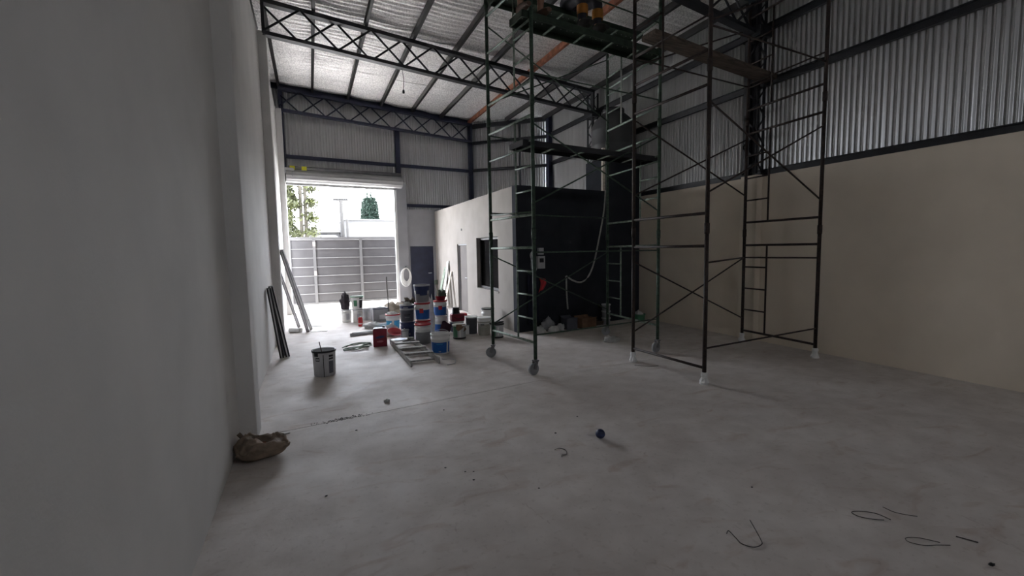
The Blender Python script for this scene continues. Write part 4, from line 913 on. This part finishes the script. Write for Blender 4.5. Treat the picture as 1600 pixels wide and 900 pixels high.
lump('grey_sack', 'grey rumpled sack behind the white bags', 'sack', 4.17, 7.74, 0, .15, .07, .25, M_GREY, .35, 2.2, 33)
lump('plastic_bag', 'small white bag between the grey sack and the boxes', 'bag', 4.415, 7.66, 0, .075, .08, .13, M_LGREY, .4, 2.4, 34)
def carton(x, y, rz, sx, sy, sz, m, label, name='cardboard_box'):
    o = empty(name, (x, y, 0), rz); tag(o, label, 'box')
    b = MB().box((0, 0, .004), (sx, sy, .008)); b.box((0, -sy / 2, sz / 2), (sx, .006, sz)); b.box((0, sy / 2, sz / 2), (sx, .006, sz)); b.box((-sx / 2, 0, sz / 2), (.006, sy, sz)); b.box((sx / 2, 0, sz / 2), (.006, sy, sz))
    b.build('box_body', m, o)
    MB().bar((-sx / 2, -sy / 2, sz), (sx / 2, -sy / 2, sz), .004, .07, up=(0, -.8, .5)).build('flap', m, o); MB().bar((-sx / 2, sy / 2, sz), (sx / 2, sy / 2, sz), .004, .09, up=(0, .6, .7)).build('flap', m, o)
    return o
carton(5.03, 7.72, .12, .36, .24, .20, M_CARD, 'open brown cardboard box by the charcoal wall')
carton(4.66, 7.74, .05, .24, .22, .22, M_SLATE, 'open dark box beside the cardboard box')
carton(5.40, 7.86, .1, .22, .16, .07, M_WOOD, 'flat wooden tray beside the cardboard box')
z = 0
for k in range(3):
    pail(('lowest', 'middle', 'topmost')[k] + ' grey paint can of the small stack by the charcoal wall', 5.62, 7.84, z, h=.135, rt=.085, rb=.083, m=M_GREY, lid=M_LGREY, handle=False, collar=False, name='paint_can'); z += .143
pail('squat green tub in the corner by the beige wall', 6.50, 7.86, h=.15, rt=.13, rb=.12, m=M_GRNL, rim=M_GRNL, handle=False, collar=False)
lump('white_rag', 'white rag lying in the squat green tub', 'rag', 6.50, 7.86, .09, .09, .09, .12, M_CLOTH, .5, 3, 41)
lump('plastic_bag', 'white plastic bag crumpled on the floor beside a scaffold caster', 'bag', 4.62, 6.30, 0, .13, .09, .09, M_CLOTH, .7, 3, 51)

# ------------------------------------------------------------------ two workers seated near the roof
def skin_mesh(name, chains, m, parent, sub=2):
    vs, es, rs, idx = [], [], [], {}
    def vid(p, r):
        key = tuple(round(c, 4) for c in p)
        if key not in idx: idx[key] = len(vs); vs.append(p); rs.append(r)
        return idx[key]
    for ch in chains:
        ids = [vid(p, r) for p, r in ch]
        es += [(a, b) for a, b in zip(ids[:-1], ids[1:]) if a != b]
    me = bpy.data.meshes.new(name); me.from_pydata(vs, es, []); me.update()
    o = bpy.data.objects.new(name, me); COL.objects.link(o); me.materials.append(m)
    md = o.modifiers.new('skin', 'SKIN'); md.use_smooth_shade = True
    if not me.skin_vertices: 
        bpy.context.view_layer.objects.active = o
    for i, r in enumerate(rs):
        sv = me.skin_vertices[0].data[i]; sv.radius = (r, r); sv.use_root = (i == 0)
    s_ = o.modifiers.new('sub', 'SUBSURF'); s_.levels = sub; s_.render_levels = sub
    if parent: o.parent = parent
    return o
def worker(name, label, base, feet, long_trousers, m_leg, m_shirt, m_boot):
    o = empty(name, base); tag(o, label, 'person')
    bx, by, bz = base
    L = lambda p: (p[0] - bx, p[1] - by, p[2] - bz)
    cx_ = (feet[0][0] + feet[1][0]) / 2
    hip = (cx_, 5.86, 5.05); sp1 = (cx_, 5.80, 5.19); ch = (cx_, 5.64, 5.33); nk = (cx_, 5.50, 5.40); hd_ = (cx_, 5.44, 5.43); hd2 = (cx_, 5.36, 5.43)
    chains = [[(L(hip), .12), (L(sp1), .115), (L(ch), .125), (L(nk), .055), (L(hd_), .085), (L(hd2), .075)]]
    tro, shirt = [], [[(L(hip), .13), (L(sp1), .13), (L(ch), .14), (L((cx_, 5.54, 5.385)), .07)]]
    tro.append([(L((cx_, 5.80, 5.15)), .125), (L(hip), .135)])
    for s, f in zip((-1, 1), feet):
        hj = (cx_ + s * .09, 5.82, 5.03); kn = (f[0] + s * .01, 5.38, 4.93); an = (f[0], f[1] + .09, 4.455 + .075)
        chains.append([(L(hip), .12), (L(hj), .085), (L(kn), .056), (L((f[0], f[1] + .06, 4.74)), .05), (L(an), .036), (L((f[0], f[1] - .03, 4.455 + .04)), .035), (L((f[0], f[1] - .10, 4.455 + .03)), .027)])
        if long_trousers: tro.append([(L(hip), .135), (L(hj), .10), (L(kn), .075), (L((f[0], f[1] + .07, 4.74)), .066), (L((f[0], f[1] + .085, 4.60)), .060)])
        else: tro.append([(L(hip), .135), (L(hj), .105), (L((f[0] * .6 + hj[0] * .4, 5.52, 4.97)), .085)])
        shd = (cx_ + s * .17, 5.62, 5.34); el = (cx_ + s * .22, 5.50, 5.13); wr_ = (cx_ + s * .14, 5.36, 5.03)
        chains.append([(L(ch), .125), (L(shd), .055), (L(el), .040), (L(wr_), .028), (L((wr_[0], wr_[1] - .04, wr_[2] - .005)), .032)])
        shirt.append([(L(ch), .14), (L(shd), .070), (L(((shd[0] + el[0]) / 2, (shd[1] + el[1]) / 2, (shd[2] + el[2]) / 2)), .058)])
        pm = (wr_[0], wr_[1] - .04, wr_[2] - .005)
        for k in range(4):
            dx = (k - 1.5) * .018; ln = (.85, 1, .95, .78)[k]
            chains.append([(L(pm), .032), (L((pm[0] + dx, pm[1] - .035, pm[2] - .005)), .010), (L((pm[0] + dx * 1.1, pm[1] - .035 - .03 * ln, pm[2] - .015)), .009), (L((pm[0] + dx * 1.1, pm[1] - .035 - .045 * ln, pm[2] - .04)), .008)])
        chains.append([(L(wr_), .028), (L((wr_[0] - s * .03, wr_[1] - .02, wr_[2])), .011), (L((wr_[0] - s * .045, wr_[1] - .05, wr_[2] - .01)), .009)])
        # shoes
        b = MB()
        def shoe(u, v, f=f):
            t = v; yv = f[1] + .14 - .30 * t; wdt = .048 * (1 - .25 * (2 * t - .9) ** 2); hgt = (.16 if long_trousers else .09) * (1 - t) ** .8 + .055
            a = 2 * math.pi * u
            return L((f[0] + wdt * math.cos(a), yv, 4.4555 + max(0, hgt * (.5 + .5 * math.sin(a)))))
        b.grid(14, 10, shoe); nb = len(b.v); b.f.append(tuple(range(0, 14))); b.f.append(tuple(reversed(range(nb - 15, nb - 1)))); b.sm += [False, False]
        b.build('boot' if long_trousers else 'shoe', m_boot, o)
        if long_trousers:
            ax, ay = f[0], f[1] + .068
            MB().lathe([(.073, .0), (.0755, .03), (.0755, .09), (.073, .12)], 18, L((ax, ay, 4.67)), cap_bottom=False).build('reflective_stripe', M_REFL, o)
    body = skin_mesh('body', chains, M_SKIN, o)
    # face and hair
    hc_ = L((cx_, 5.385, 5.44))
    MB().lathe([(.088 * math.sin(math.pi * i / 12), .088 * -math.cos(math.pi * i / 12)) for i in range(5, 12)], 16, (hc_[0], hc_[1] + .035, hc_[2] + .015), cap_bottom=False, cap_top=True).build('hair', M_HAIR, o)
    for s in (-1, 1):
        MB().lathe([(.009 * math.sin(math.pi * i / 6), .009 * -math.cos(math.pi * i / 6)) for i in range(1, 6)], 8, (hc_[0] + s * .03, hc_[1] - .082, hc_[2] + .01), cap_top=True).build('eye', M_BLACK, o)
        lump('ear', None, None, hc_[0] + s * .083, hc_[1] + .01, hc_[2] - .02, .012, .02, .045, M_SKIN, .1, 1, 1, parent=o)
    lump('nose', None, None, hc_[0], hc_[1] - .092, hc_[2] - .025, .013, .018, .035, M_SKIN, .05, 1, 1, parent=o)
    MB().box((hc_[0], hc_[1] - .078, hc_[2] - .045), (.04, .014, .008)).build('mouth', M_MAROON, o)
    skin_mesh('trousers' if long_trousers else 'shorts', tro, m_leg, o)
    skin_mesh('shirt', shirt, m_shirt, o)
worker('person', 'person in dark work trousers with orange shin stripes and boots on the plank', (3.58, 5.3, 4.455), ((3.45, 5.27), (3.71, 5.30)), True, M_TROU, M_SHIRT, M_BOOT)
worker('person', 'person in purple shorts with bare shins sitting on the upper plank', (2.63, 5.2, 4.455), ((2.50, 5.17), (2.79, 5.20)), False, M_PURP, M_MAROON, mat('brown_shoe', (.10, .055, .035), .7))
